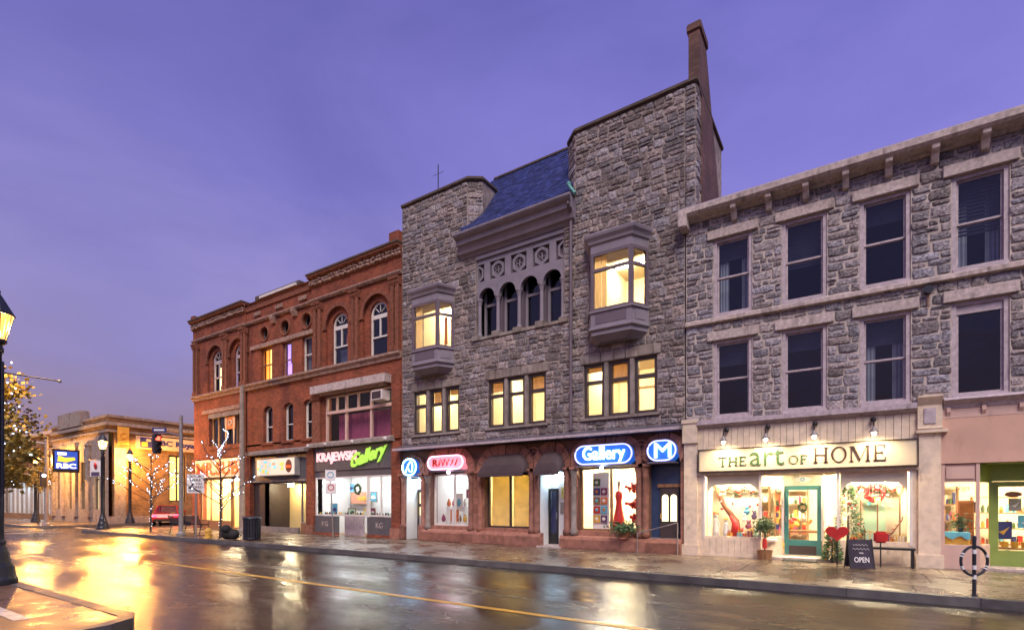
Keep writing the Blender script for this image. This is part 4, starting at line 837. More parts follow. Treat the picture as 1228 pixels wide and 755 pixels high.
# --- upper storey, arched sections
AW = [-31.22, -28.80, -20.17, -17.55]
def arched_bay(x0, x1, cx, lit):
    poly_wall(MB(), x0, x1, 8.02, 11.25, 0, .12, notch=(cx-.88, cx+.88, 9.88, semi(cx, 9.88, .88, 14))).build('wall', 'brick_red', BB)
    poly_wall(MB(), cx-.90, cx+.90, 8.02, 11.0, .12, .35, notch=(cx-.56, cx+.56, 9.92, semi(cx, 9.92, .56, 14))).build('wall', 'brick_red', BB)
    MB().arch(cx, 9.88, .86, 1.02, -.06, .02, n=16).build('arch_moulding', 'terracotta', BB)
    for s in (-1, 1): box('impost', 'terracotta', BB, cx+s*.95-.12, cx+s*.95+.12, -.07, .02, 9.78, 9.88)
    fr = MB().arch(cx, 9.92, .46, .56, .22, .29, n=14)
    fr.box(cx-.56, cx-.47, .22, .29, 8.04, 9.92).box(cx+.47, cx+.56, .22, .29, 8.04, 9.92).box(cx-.47, cx+.47, .22, .29, 9.74, 9.92).box(cx-.47, cx+.47, .22, .29, 8.04, 8.13).box(cx-.47, cx+.47, .21, .29, 8.88, 8.95).box(cx-.035, cx+.035, .22, .29, 8.95, 9.74)
    for k in range(1, 4):
        a = PI*k/4; fr.tube([(cx+.1*math.cos(a), .25, 9.95+.1*math.sin(a)), (cx+.48*math.cos(a), .25, 9.92+.48*math.sin(a))], .02, 5)
    w_ = fr.build('window', 'paint_white' if cx > -25 else 'paint_lilac', BB)
    pts = [(cx-.46, 8.13), (cx+.46, 8.13), (cx+.46, 9.92)]+semi(cx, 9.92, .46, 12)[::-1]+[(cx-.46, 9.92)]
    MB().add([(x, .27, z) for x, z in pts], [tuple(range(len(pts)))]).build('pane', 'glass_dark' if cx > -25 else 'glass_clear', w_)
    if lit == 1:
        MB().box(cx-.45, cx-.02, .50, .52, 8.12, 9.6).build('curtain', 'glow_pale', w_); MB().box(cx+.0, cx+.45, .56, .58, 8.12, 9.5).build('curtain', 'glow_yellow', w_)
    elif lit == 2: MB().box(cx-.30, cx+.45, .50, .52, 8.12, 8.9).build('blind', 'glow_violet', w_); MB().box(cx-.45, cx+.45, .53, .55, 8.9, 10.3).build('curtain', 'curtain', w_)
    elif lit == 3: MB().box(cx+.05, cx+.44, .47, .49, 9.1, 9.6).build('wall_hanging', 'orange', w_); box('blind', 'blind', w_, cx-.4, cx+.44, .5, .52, 8.2, 8.85)
    else: box('blind', 'sign_plate', w_, cx+.1, cx+.44, .6, .62, 8.95, 9.4)
for (x0, x1, c, l) in ((BX[0], -30.0, AW[0], 1), (-30.0, BX[1], AW[1], 2), (BX[2], -18.86, AW[2], 3), (-18.86, BX[3], AW[3], 4)): arched_bay(x0, x1, c, l)
room(BB, BX[0]+.1, BX[3]-.1, .6, 4, 7.9, 11.0, 'wall_unlit', 'wall_unlit')
def pilaster(x, wd=.20):
    p = MB().box(x-wd/2, x+wd/2, -.14, .0, 8.05, 10.80).build('pilaster', 'terracotta', BB)
    MB().box(x-wd/2-.03, x+wd/2+.03, -.17, 0, 8.02, 8.22).build('pilaster_base', 'terracotta', p)
    MB().prism([(-.14, 10.80), (-.20, 10.92), (-.20, 11.0), (-.25, 11.05), (-.25, 11.14), (.0, 11.14), (.0, 10.80)], x-wd/2-.05, x+wd/2+.05, 'x').build('pilaster_capital', 'terracotta', p)
for x in (-33.5, -33.15, -30.15, -29.85, -28.22, -27.9, -21.75, -21.4, -19.0, -18.72, -16.45, -16.15): pilaster(x)
# --- centre section with round windows
cw = [(-26.65, -25.60), (-24.70, -23.82), (-22.98, -22.20)]
wall_grid(MB(), BX[1], BX[2], 8.02, 9.82, [(a, b, 8.05, 9.80) for a, b in cw], .06, .4).build('wall', 'brick_red', BB)
oc = [-26.25, -24.40, -22.60]; ed = [BX[1], -25.3, -23.5, BX[2]]
for i, c in enumerate(oc):
    poly_wall(MB(), ed[i], ed[i+1], 9.82, 11.25, .06, .35, circ=(c, 10.56, .34, 12)).build('wall', 'brick_red', BB)
    MB().torus((c, .05, 10.56), .40, .06, 'y', 22, 6).build('round_moulding', 'terracotta', BB)
    w_ = MB().torus((c, .24, 10.56), .30, .05, 'y', 20, 6).build('round_window', 'paint_brown', BB); MB().add([(c+.3*math.cos(2*PI*k/16), .26, 10.56+.3*math.sin(2*PI*k/16)) for k in range(16)], [tuple(range(16))]).build('pane', 'glass_dark', w_)
box('lintel_band', 'terracotta_light', BB, -27.5, BX[2]+.0, -.04, .1, 9.83, 10.04)
for x in (-25.35, -23.5): MB().prism([(-.16, 11.3), (-.16, 11.15), (-.06, 10.95), (.06, 10.95), (.06, 11.3)], x-.14, x+.14, 'x').build('console', 'terracotta_light', BB)
for i, (a, b) in enumerate(cw):
    f = MB().box(a, a+.07, .2, .28, 8.05, 9.8).box(b-.07, b, .2, .28, 8.05, 9.8).box(a+.07, b-.07, .2, .28, 9.72, 9.8).box(a+.07, b-.07, .2, .28, 8.05, 8.14).box(a+.07, b-.07, .2, .28, 8.88, 8.94)
    w_ = f.build('window', 'paint_white' if i == 2 else 'wood', BB); pane_between(w_, (a+.07, .24), (b-.07, .24), 8.14, 9.72, 'glass_clear')
    m1_, m2_ = (('glow_orange', 'glow_yellow'), ('glow_violet', 'glow_cyan'), ('blind', 'mint'))[i]
    box('curtain', m1_, w_, a+.07, a+.32, .36, .38, 8.1, 9.76)
    box('curtain', m2_, w_, a+.45, b-.07, .36, .38, 8.8 if i == 1 else 8.1, 9.76)
    if i == 1: box('curtain', 'glow_pale', w_, a+.40, b-.1, .40, .42, 9.2, 9.76); box('curtain', 'glow_violet', w_, a+.32, b-.07, .37, .385, 8.1, 8.78)
# --- entablature and cornice
for (x0, x1, y) in ((BX[0]-.05, BX[1]+.05, 0), (BX[1]+.05, BX[2]-.05, .06), (BX[2]-.05, BX[3], 0)):
    box('entablature', 'brick_red', BB, x0, x1, y-.03, .35, 11.40, 12.0)
    MB().prism([(y-.10, 11.26), (y-.16, 11.34), (y-.16, 11.40), (y-.03, 11.43), (.2, 11.43), (.2, 11.25)], x0, x1, 'x').build('string_course', 'terracotta_light', BB)
for (x0, x1) in ((BX[0]-.1, BX[1]+.1), (BX[2]-.1, BX[3])):
    MB().prism([(-.05, 12.0), (-.12, 12.06), (-.12, 12.34), (-.28, 12.42), (-.30, 12.50), (.3, 12.52), (.3, 12.0)], x0, x1, 'x').build('cornice', 'terracotta', BB)
    m = MB(); x = x0+.05
    while x < x1-.05:
        for z in (12.12, 12.27): m.blob((x+R.uniform(-.04, .04), -.13, z+R.uniform(-.03, .03)), (R.uniform(.07, .12), .07, R.uniform(.06, .09)), 6, 4, .3)
        x += .19
    tag(m.build('leaf_frieze', 'terracotta_light', BB), kind='stuff')
    box('parapet_capping', 'lead_cap', BB, x0-.05, x1+.02, -.33, .35, 12.52, 12.60)
MB().prism([(-.04, 12.0), (-.04, 12.30), (-.14, 12.36), (.3, 12.38), (.3, 12.0)], BX[1]+.1, BX[2]-.1, 'x').build('cornice', 'terracotta', BB)
for i in range(3):
    for k in range(4): box('dentil', 'terracotta_light', BB, -27.1+2.0*i+.16*k, -27.0+2.0*i+.16*k, -.07, .0, 11.62, 11.80)
box('parapet_capping', 'lead_cap', BB, -26.9, -23.0, -.1, .3, 12.38, 12.62); box('sign_strip', 'paint_white', BB, -26.4, -23.2, -.17, -.10, 12.40, 12.53)
box('parapet_block', 'brick_red', BB, -16.55, -15.98, -.2, .4, 12.52, 13.05); box('parapet_block', 'brick_red', BB, -33.7, -33.3, -.2, .3, 12.6, 12.85)
# --- belt course
for (x0, x1) in ((BX[0]-.04, BX[1]), (BX[1], BX[2]), (BX[2], BX[3])):
    MB().prism([(-.20, 7.98), (-.20, 7.88), (-.10, 7.80), (-.08, 7.68), (.2, 7.68), (.2, 8.02)], x0+.003, x1-.003, 'x').build('belt_course', 'terracotta_light', BB)
# --- middle storey
MID = [(-31.95, -28.35, 4.85, 6.55)]
wall_grid(MB(), BX[0], BX[1], 4.15, 7.68, MID, 0, .4).build('wall', 'brick_red', BB)
box('lintel_band', 'terracotta_light', BB, -32.6, -28.2, -.08, .1, 6.80, 7.02); box('opening_head', 'limestone_dark', BB, -31.95, -28.35, -.03, .3, 6.50, 6.78)
w_ = MB().box(-31.9, -31.7, .15, .25, 4.85, 6.5).box(-31.2, -31.05, .15, .25, 4.85, 6.5).box(-30.35, -30.25, .15, .25, 4.85, 6.5).box(-29.2, -29.1, .15, .25, 4.85, 6.5).box(-28.5, -28.36, .15, .25, 4.85, 6.5).build('window', 'wood', BB)
pane_between(w_, (-31.9, .2), (-28.36, .2), 4.85, 6.5, 'glass_dark')
box('sill_board', 'brick_red', BB, -31.95, -28.35, -.06, .3, 4.62, 4.85)
lw = [-25.95, -24.15, -22.48]; ed = [BX[1], -25.05, -23.3, BX[2]]
for i, c in enumerate(lw):
    poly_wall(MB(), ed[i], ed[i+1], 4.70, 7.68, .06, .35, notch=(c-.42, c+.42, 6.40, semi(c, 6.40, .42, 10, .26))).build('wall', 'brick_red', BB)
    box('sill', 'brick_red', BB, c-.5, c+.5, -.03, .3, 4.60, 4.72)
    f = MB().arch(c, 6.40, .33, .42, .24, .32, n=8)
    f.v = [(x, y, 6.40+(z-6.40)*.62 if z > 6.40 else z) for x, y, z in f.v]
    f.box(c-.42, c-.34, .24, .32, 4.72, 6.40).box(c+.34, c+.42, .24, .32, 4.72, 6.40).box(c-.34, c+.34, .24, .32, 5.55, 5.61).box(c-.34, c+.34, .24, .32, 4.72, 4.80)
    w_ = f.build('window', 'paint_white', BB); pane_between(w_, (c-.34, .28), (c+.34, .28), 4.80, 6.6, 'glass_dark')
    if i == 1: box('curtain', 'tan_plate', w_, c-.02, c+.3, .5, .52, 4.8, 6.2)
box('wall', 'brick_red', BB, BX[1], BX[2], .06, .35, 4.15, 4.60)
BW = (-21.15, -16.55, 4.40, 6.62)
wall_grid(MB(), BX[2], BX[3], 4.15, 7.68, [BW], 0, .4).build('wall', 'brick_red', BB)
box('pilaster', 'terracotta', BB, -21.95, -21.35, -.12, .0, 4.3, 6.4); MB().prism([(-.13, 6.42), (-.21, 6.5), (-.21, 6.70), (.05, 6.70), (.05, 6.42)], -22.0, -21.3, 'x').build('corbel', 'terracotta', BB)
box('pilaster', 'brick_red', BB, -16.5, -16.0, -.10, .0, 4.3, 6.9)
box('shutter_housing', 'limestone', BB, -21.75, -16.62, -.38, .0, 6.72, 7.08); box('housing_soffit', 'terracotta_light', BB, -21.4, -16.8, -.2, .2, 6.62, 6.715)
f = MB(); y = .08
for x in (-21.15, -19.75, -18.05, -16.62): f.box(x, x+.12, y, y+.1, 4.42, 6.6)
f.box(-21.03, -16.62, y-.06, y+.08, 5.74, 5.88).box(-21.03, -16.62, y, y+.09, 6.52, 6.6)
for x in (-20.4, -18.9): f.box(x, x+.09, y, y+.09, 5.88, 6.52)
w_ = f.build('window', 'paint_pink', BB); pane_between(w_, (-21.03, .14), (-16.6, .14), 4.42, 6.52, 'glass_clear')
m = MB(); x = -20.7
while x < -17.2:
    m.add([(x, .5, 4.42), (x+.08, .54, 4.42), (x+.08, .54, 5.74), (x, .5, 5.74)], [(0, 1, 2, 3)]); m.add([(x+.08, .54, 4.42), (x+.16, .5, 4.42), (x+.16, .5, 5.74), (x+.08, .54, 5.74)], [(0, 1, 2, 3)]); x += .16
m.build('curtain', 'magenta', w_)
ac_ = box('air_conditioner', 'paint_white', BB, -17.55, -16.85, -.32, .15, 5.98, 6.42, bevel=.02); box('grille', 'paint_brown', ac_, -17.47, -16.93, -.335, -.32, 6.05, 6.36)
room(BB, BX[0]+.1, BX[3]-.1, .42, 4, 4.2, 7.6, 'wall_unlit', 'wall_unlit')
for x_ in (-20.2, -18.2): MB().lathe(x_, 2.4, [(.1, 7.2), (.16, 7.3), (.1, 7.4)], 10).build('added_pendant', 'panel_warm', BB)  # lamps added in the dark room to light the magenta curtains
# --- shopfronts
box('storefront_beam', 'brick_red', BB, BX[0], BX[3], .06, .40, 3.95, 4.15)
for (x0, x1, z) in ((-27.55, -22.25, 4.05), (-22.1, -16.35, 4.18)): MB().prism([(-.36, z), (-.36, z+.14), (-.05, z+.26), (.06, z+.26), (.06, z)], x0, x1, 'x').build('shop_cornice', 'limestone_dark', BB)
for x in (-21.9, -20.6, -18.7, -16.6): MB().lathe(x, -.37, [(.05, 4.2), (.08, 4.24), (.08, 4.30), (.04, 4.35)], 8).build('cornice_boss', 'paint_white', BB)
for (a, b) in ((-33.72, -33.0), (-27.85, -27.35), (-22.4, -21.85), (-16.5, -15.98)):
    box('pier', 'brick_red', BB, a, b, -.12, .4, 0, 4.15); box('pier_base', 'sandstone', BB, a-.03, b+.03, -.18, .0, 0, .45)
# sandwich shop: glowing cream boards
box('shop_fascia', 'limestone_dark', BB, -33.0, -27.85, 0, .3, 2.98, 3.95)
shop_window(-33.0, -29.6, .42, 2.96, y=.08, fm='wood', mull=(-31.9, -30.7), parent=BB); shop_window(-29.55, -27.85, .05, 2.96, y=.12, fm='wood', mull=(-28.85,), parent=BB)
box('bulkhead', 'wood', BB, -33.0, -29.6, .05, .2, 0, .42)
room(BB, -33.5, -27.6, .43, 3.2, 0, 3.0, 'wall_yellow', 'floor_wood', 'panel_warm', 3, .8)
# middle shop: recessed dark front
box('shop_fascia', 'sign_grey', BB, -27.35, -22.4, .0, .3, 2.72, 3.95); box('fascia_trim', 'limestone_dark', BB, -27.35, -22.4, -.05, .1, 2.62, 2.72)
box('shop_wall', 'paint_brown', BB, -27.35, -26.2, .1, .3, 0, 2.62); box('shop_wall', 'wall_yellow', BB, -26.25, -23.6, 1.5, 1.6, 0, 2.62)
box('recess_side', 'paint_brown', BB, -26.3, -26.2, .1, 1.6, 0, 2.62); box('recess_ceiling', 'paint_brown', BB, -26.2, -22.4, .1, 2.4, 2.55, 2.62); box('recess_door', 'paint_black', BB, -24.6, -22.45, 1.40, 1.48, 0, 2.55)
shop_window(-23.15, -22.4, .5, 2.6, y=.12, fm='galv', parent=BB); box('bulkhead', 'wood', BB, -23.15, -22.4, .1, .25, 0, .5); box('bulkhead', 'limestone_dark', BB, -27.35, -23.2, -.03, .1, 0, .28)
MB().lathe(-25.2, .9, [(.14, 2.40), (.14, 2.54)], 10).build('downlight', 'panel_warm', BB)
# gallery
box('shop_fascia', 'sign_grey', BB, -21.85, -16.5, -.02, .3, 2.75, 4.18)
shop_window(-21.8, -18.1, .92, 2.75, y=-.02, fm='paint_white', parent=BB); shop_window(-18.05, -16.5, .92, 2.75, y=-.02, fm='paint_white', mull=(-17.25,), parent=BB)
for (a, b) in ((-21.8, -20.3), (-18.1, -16.52)):
    p = box('bulkhead', 'sign_grey', BB, a, b, -.04, .2, .12, .90); box('bulkhead_plinth', 'brick_red', p, a, b, -.07, .2, 0, .12)
    text('monogram', 'KG', (a+b)/2-.22, (a+b)/2+.22, .42, .66, -.045, 'limestone', p, ext=.01)
box('bulkhead', 'paint_lilac', BB, -20.3, -19.0, .5, .6, 0, .90); box('bulkhead', 'paint_brown', BB, -19.0, -18.1, .9, 1.0, 0, .9)
room(BB, -21.85, -16.5, .08, 2.2, .0, 2.95, 'wall_white', 'floor_wood', 'tube_white', 3, .7)
# body
for nme, q in (('side_wall', [(BX[0], 0, 0), (BX[0], 14, 0), (BX[0], 14, 12), (BX[0], 0, 12.4)]), ('rear_wall', [(BX[0], 14, 0), (BX[3], 14, 0), (BX[3], 14, 12), (BX[0], 14, 12)]), ('roof', [(BX[0], .3, 12.3), (BX[3], .3, 12.3), (BX[3], 14, 12), (BX[0], 14, 12)]), ('end_wall', [(BX[3]-.002, .002, 0), (BX[3]-.002, 14, 0), (BX[3]-.002, 14, 12), (BX[3]-.002, .002, 12.4)])):
    MB().add(q, [(0, 1, 2, 3)]).build(nme, 'brick_red', BB)
# ================================================================== BANK across the side street
BK = thing('bank_building', 'low buff brick bank on the far corner with lit windows', 'building', (-46.6, 0, 0))
KX, KXL = -46.6, -58.6
wy = [(4.1, 5.4), (9.2, 10.6), (15.4, 16.8)]
def side(mb, y0, y1, z0, z1, x0, x1): return mb.box(x0, x1, y0, y1, z0, z1)
m = MB(); ys = [.35]+[v for a in wy for v in a]+[30]
for i in range(0, len(ys), 2): side(m, ys[i], ys[i+1], 0, 6.85, KX-.4, KX)
for a, b in wy: side(m, a, b, 0, 1.6, KX-.4, KX); side(m, a, b, 5.4, 6.85, KX-.4, KX)
m.build('side_wall', 'brick_tan', BK)
for a, b in wy:
    f = MB(); 
    for q in ((a, a+.12), (b-.12, b), ((a+b)/2-.05, (a+b)/2+.05)): side(f, q[0], q[1], 1.6, 5.4, KX-.25, KX-.12)
    for z in (1.6, 3.9, 5.28): side(f, a, b, z, z+.12, KX-.24, KX-.13)
    w_ = f.build('window', 'paint_brown', BK); MB().add([(KX-.19, a, 1.6), (KX-.19, b, 1.6), (KX-.19, b, 5.4), (KX-.19, a, 5.4)], [(0, 1, 2, 3)]).build('pane', 'glass_clear', w_)
    side(MB(), a+.1, b-.1, 1.65, 5.35, KX-.5, KX-.48).build('roller_blind', 'glow_yellow', w_)
fx = [(-57.8, -56.8), (-55.0, -54.0), (-52.2, -51.2), (-49.4, -48.4)]
wall_grid(MB(), KXL, KX, 0, 6.85, [(a, b, 1.0, 4.8) for a, b in fx], 0, .4).build('front_wall', 'limestone_dark', BK)
for x in (-58.3, -55.9, -53.1, -50.3, -47.4): box('pilaster', 'limestone_dark', BK, x-.35, x+.35, -.18, .0, .4, 6.0); box('pilaster_capital', 'limestone_dark', BK, x-.42, x+.42, -.24, 0, 6.0, 6.3)
for a, b in fx:
    w_ = MB().box(a, a+.1, .15, .25, 1, 4.8).box(b-.1, b, .15, .25, 1, 4.8).box(a+.1, b-.1, .15, .25, 3.3, 3.4).build('window', 'paint_brown', BK); box('roller_blind', 'glow_pale', w_, a+.1, b-.1, .28, .30, 1, 4.8)
for (z0, z1, g, mm) in ((6.85, 7.0, .15, 'limestone_dark'), (7.0, 7.35, .02, 'brick_tan'), (7.35, 7.6, .22, 'limestone_dark'), (7.6, 7.95, .06, 'brick_tan'), (7.95, 8.15, .14, 'limestone_dark')):
    MB().prism([(KX+g, -g), (KX+g, 30), (KXL, 30), (KXL, -g)], z0, z1, 'z').build('entablature', mm, BK)
box('parapet_panel', 'limestone_dark', BK, -56.5, -51.5, -.25, .4, 7.7, 8.9)
for (a, b) in ((.35, 1.1), (7.0, 7.7), (13.2, 13.9)): side(MB(), a, b, .3, 5.7, KX, KX+.1).build('side_pilaster', 'limestone_dark', BK)
side(MB(), -.02, 30, 0, .5, KX, KX+.2).build('plinth', 'limestone_dark', BK)
# ================================================================== row of shops further left
SB = thing('row_shop_building', 'two-storey dark shop building left of the bank with white lit windows', 'building', (-66, 0, 0))
sx = [(-73.2+1.6*i, -72.0+1.6*i) for i in range(9)]
wall_grid(MB(), -74, -58.62, 0, 7.6, [(-73.6, -59.2, .5, 3.5)]+[(a, b, 4.8, 6.6) for a, b in sx[:9] if b < -59], .1, .5).build('wall', 'brick_tan', SB)
for a, b in sx:
    if b < -59: w_ = box('window', 'paint_brown', SB, a, b, .35, .4, 4.8, 6.6); MB().add([(a, .34, 4.8), (b, .34, 4.8), (b, .34, 6.6), (a, .34, 6.6)], [(0, 1, 2, 3)]).build('pane', 'glass_dark', w_)
f = MB()
for i in range(11): f.box(-73.6+1.42*i, -73.5+1.42*i, .1, .25, .5, 3.5)
w_ = f.build('shop_window', 'galv', SB); pane_between(w_, (-73.6, .2), (-59.2, .2), .5, 3.5)
room(SB, -73.8, -59.0, .5, 4, 0, 3.7, 'wall_white', 'slab', 'tube_cool', 4, 1.2)
box('fascia', 'sign_grey', SB, -73.8, -59, -.05, .3, 3.5, 4.3); box('cornice', 'limestone', SB, -74, -58.62, -.15, .6, 7.6, 7.9); box('roof', 'lead_cap', SB, -74, -58.62, .6, 20, 7.3, 7.5)
text('fascia_lettering', 'COSMO', -69.5, -66.2, 3.62, 4.1, -.06, 'orange', SB, bold=.02) if False else None
for k, (x0, x1, h, mm, lab) in enumerate([(-86, -74.05, 8.6, 'brick_red', 'far red brick building third along from the bank'), (-104, -86.05, 6.8, 'brick_tan', 'far low tan building fourth along from the bank'), (-128, -104.05, 10.5, 'brick_dark', 'farthest dark brick building at the end of the street')]):
    b_ = thing('street_building', lab, 'building', ((x0+x1)/2, 0, 0), group='buildings far down the street')
    hl = []; x = x0+1
    while x < x1-1.5:
        hl += [(x, x+1.1, 4.6, 6.2)]; x += 2.4
    wall_grid(MB(), x0, x1, 0, h, hl+[(x0+.8, x1-.8, .6, 3.1)], 0, .4).build('wall', mm, b_)
    for a, b, c, d in hl:
        w_ = box('window', 'paint_white', b_, a, b, .2, .26, c, d); MB().add([(a+.06, .19, c+.06), (b-.06, .19, c+.06), (b-.06, .19, d-.06), (a+.06, .19, d-.06)], [(0, 1, 2, 3)]).build('pane', 'glass_dark' if R.random() < .7 else 'glow_pale', w_)
    box('shop_window', 'glow_pale', b_, x0+.8, x1-.8, .3, .36, .6, 3.1); box('cornice', 'limestone_dark', b_, x0, x1, -.15, .4, h, h+.3); box('body', mm, b_, x0, x1, .45, 20, 0, h)
for k, (x0, x1, y0, y1, h, mm, lab) in enumerate([(-74, -46.8, 31, 44, 7.5, 'brick_red', 'brick building behind the bank up the side street'), (-33.8, -18, 34, 50, 9, 'brick_tan', 'tan building behind the brick block up the side street'), (-60, -30, 70, 84, 9.5, 'brick_dark', 'dark building closing the end of the side street')]):
    b_ = thing('street_building', lab, 'building', ((x0+x1)/2, y0, 0), group='buildings up the side street')
    box('wall', mm, b_, x0, x1, y0, y1, 0, h); box('cornice', 'limestone_dark', b_, x0-.1, x1+.1, y0-.15, y1, h, h+.3)
    for z in (1.2, 4.6):
        n = int((x1-x0)/2.6)
        for i in range(n): w_ = box('window', 'paint_white', b_, x0+.8+2.6*i, x0+1.9+2.6*i, y0-.04, y0+.1, z, z+1.7); MB().add([(x0+.9+2.6*i, y0-.045, z+.1), (x0+1.8+2.6*i, y0-.045, z+.1), (x0+1.8+2.6*i, y0-.045, z+1.6), (x0+.9+2.6*i, y0-.045, z+1.6)], [(0, 1, 2, 3)]).build('pane', 'glass_dark' if R.random() < .75 else 'glow_pale', w_)
# ================================================================== STREET LAMPS
def lamp_post(loc, label, power, color, emat, banner=True, armdir=(0, 1), h=4.62, s=1.0, n=16):
    t = thing('street_lamp', label, 'street lamp', loc, group='black lantern street lamps')
    prof = [(.30, 0), (.30, .10), (.27, .16), (.25, .34), (.20, .42), (.17, .62), (.12, .74), (.14, .80), (.105, .86), (.095, 1.6), (.10, 1.64), (.085, 1.7), (.072, h-.28), (.10, h-.22), (.10, h-.16), (.075, h-.1)]
    MB().lathe(0, 0, prof, n).build('post', 'iron', t, local=True, smooth=False)
    f = MB()
    for k in range(10):
        a = 2*PI*k/10; f.box(-.012+.088*math.cos(a), .012+.088*math.cos(a), -.012+.088*math.sin(a), .012+.088*math.sin(a), .9, h-.4)
    f.build('fluting', 'iron', t, local=True)
    hd = MB().lathe(0, 0, [(.08, h-.1), (.14, h-.05), (.15, h), (.13, h+.02)], 8).build('lantern', 'iron', t, local=True)
    MB().lathe(0, 0, [(.13, h+.02), (.235, h+.46), (.235, h+.47)], 8).build('lantern_glass', 'lantern_glass' if emat == 'lamp_warm' else 'lantern_glass_amber', hd, local=True)
    MB().lathe(0, 0, [(.26, h+.47), (.27, h+.50), (.20, h+.62), (.10, h+.80), (.05, h+.88), (.06, h+.92), (.02, h+1.0)], 8).build('lantern_roof', 'iron', hd, local=True)
    fr = MB()
    for k in range(8):
        a = 2*PI*k/8; fr.tube([(.132*math.cos(a), .132*math.sin(a), h+.02), (.24*math.cos(a), .24*math.sin(a), h+.48)], .010, 5)
    fr.build('lantern_frame', 'iron', hd, local=True)
    MB().lathe(0, 0, [(.03, h+.03), (.06, h+.08), (.06, h+.16), (.03, h+.20)], 10).build('lamp_bulb', emat, hd, local=True)
    if banner:
        for z in (4.02,) if banner == 1 else (4.02, 3.05):
            MB().tube([(0, 0, z), (armdir[0]*.92, armdir[1]*.92, z)], .016, 6).build('banner_arm', 'galv', t, local=True); MB().blob((armdir[0]*.93, armdir[1]*.93, z), .035, jit=0).build('arm_finial', 'galv', t, local=True)
    l = bpy.data.lights.new('lantern_light', 'POINT'); l.energy = power; l.color = color; l.shadow_soft_size = .06
    lo = bpy.data.objects.new('lantern_light', l); col.objects.link(lo); lo.parent = t; lo.location = (0, 0, h+.32)
    return t
AMB, WRM = (1.0, .42, .08), (1.0, .54, .18)
lamp_post((-13.50, -12.98, 0), 'black lantern street lamp at the left edge of the picture', 2000, WRM, 'lamp_warm', banner=1)
fl = lamp_post((-36.35, -3.75, 0), 'black lantern street lamp on the corner with a banner', 6500, AMB, 'lamp_amber', banner=2, armdir=(-.9, -.42))
for (x, y, lab, p) in ((-44.9, .75, 'black lantern street lamp beside the bank side wall, behind the small white-lit tree', 8500), (-54.0, -2.3, 'black lantern street lamp before the white lit shop windows', 8500), (-70, -3.9, 'black lantern street lamp farthest down the street', 3000), (-44.8, 13.5, 'black lantern street lamp farther up the side street', 3000)):
    lamp_post((x, y, 0), lab, p, AMB, 'lamp_amber', banner=0, n=10)
# banner hung on the corner lamp
bn = thing('street_banner', 'pale street banner with a red leaf on the corner lamp', 'banner', (-36.75, -3.93, 0))
v = Vector((-.9, -.42)); a = Vector((-36.35, -3.75))+v*.15; b = Vector((-36.35, -3.75))+v*.85
slab_between(b, a, 3.07, 4.0, .012).build('cloth', 'white', bn); c = (a+b)/2
slab_between(b.lerp(a, .1), b.lerp(a, .9), 3.08, 3.32, .02).build('banner_stripe', 'purple', bn); 
mm = MB().blob((c.x+.02, c.y-.02, 3.68), (.16, .05, .2)).build('banner_leaf', 'red', bn)
# ================================================================== POLES, SIGNALS, SIGNS
pl = thing('utility_pole', 'tall plain pole standing before the sandwich shop', 'pole', (-27.0, -.75, 0)); MB().lathe(0, 0, [(.16, 0), (.13, 4), (.11, 7.7), (.02, 7.75)], 12).build('shaft', 'concrete_pole', pl, local=True); MB().lathe(0, 0, [(.2, 0), (.2, .12), (.17, .16)], 12).build('pole_base', 'galv', pl, local=True)
sp = thing('signal_pole', 'pale traffic signal pole with a long arm on the pavement corner', 'pole', (-26.3, -4.05, 0))
MB().lathe(0, 0, [(.19, 0), (.19, .1), (.10, .2), (.075, 5.6), (.02, 5.65)], 12).build('shaft', 'galv', sp, local=True)
MB().tube([(0, 0, 4.7), (-1.2, 0, 4.9), (-2.7, 0, 4.95)], [.05, .04, .03], 8).build('mast_arm', 'galv', sp, local=True)
bx_ = Vector((-2.3, -.95)); 
def head(parent, x, y, z, lit):
    h = MB().box(x-.14, x+.14, y-.14, y+.14, z-.95, z).build('signal_head', 'paint_black', parent, local=True)
    for i in range(3): MB().lathe(x+.0, y, [(.0, 0)], 4) if False else MB().box(x+.14, x+.16, y-.09, y+.09, z-.30-.3*i, z-.11-.3*i).build('signal_lens', 'signal_red' if i == lit else 'paint_black', h, local=True)
    for i in range(3): MB().prism([(y-.11, z-.09-.3*i), (y-.11, z-.2-.3*i), (y-.09, z-.2-.3*i), (y-.09, z-.11-.3*i), (y+.09, z-.11-.3*i), (y+.09, z-.2-.3*i), (y+.11, z-.2-.3*i), (y+.11, z-.09-.3*i)], x+.14, x+.32, 'x').build('signal_visor', 'paint_black', h, local=True)
head(sp, -2.5, 0, 4.92, 0)
ns = thing('street_name_sign', 'small blue street name sign on the signal arm', 'sign', (-28.5, -4.05, 5.0)); MB().box(-.34, .34, -.015, .015, 0, .22).build('plate', 'navy', ns, local=True); MB().box(-.25, .25, -.022, -.016, .07, .15).build('name_lettering', 'white', ns, local=True); ns.rotation_euler = (0, 0, math.radians(35))
s2 = thing('traffic_signal_mast', 'far traffic signal arm reaching over the crossing with a bright white light', 'traffic signal', (-45.4, -3.9, 0))
MB().lathe(0, 0, [(.2, 0), (.2, .12), (.13, .2), (.10, 6.0), (.02, 6.05)], 12).build('shaft', 'galv', s2, local=True)
MB().tube([(0, 0, 5.5), (-2, -2.2, 6.0), (-5.2, -5.6, 6.3)], [.06, .05, .035], 8).build('mast_arm', 'galv', s2, local=True)
hd2 = MB().box(-.16, .16, -.3, -.02, 2.6, 3.6).build('signal_head', 'paint_black', s2, local=True)
MB().blob((.18, -.16, 3.35), .10, jit=0).build('signal_lens', 'signal_white', hd2, local=True)
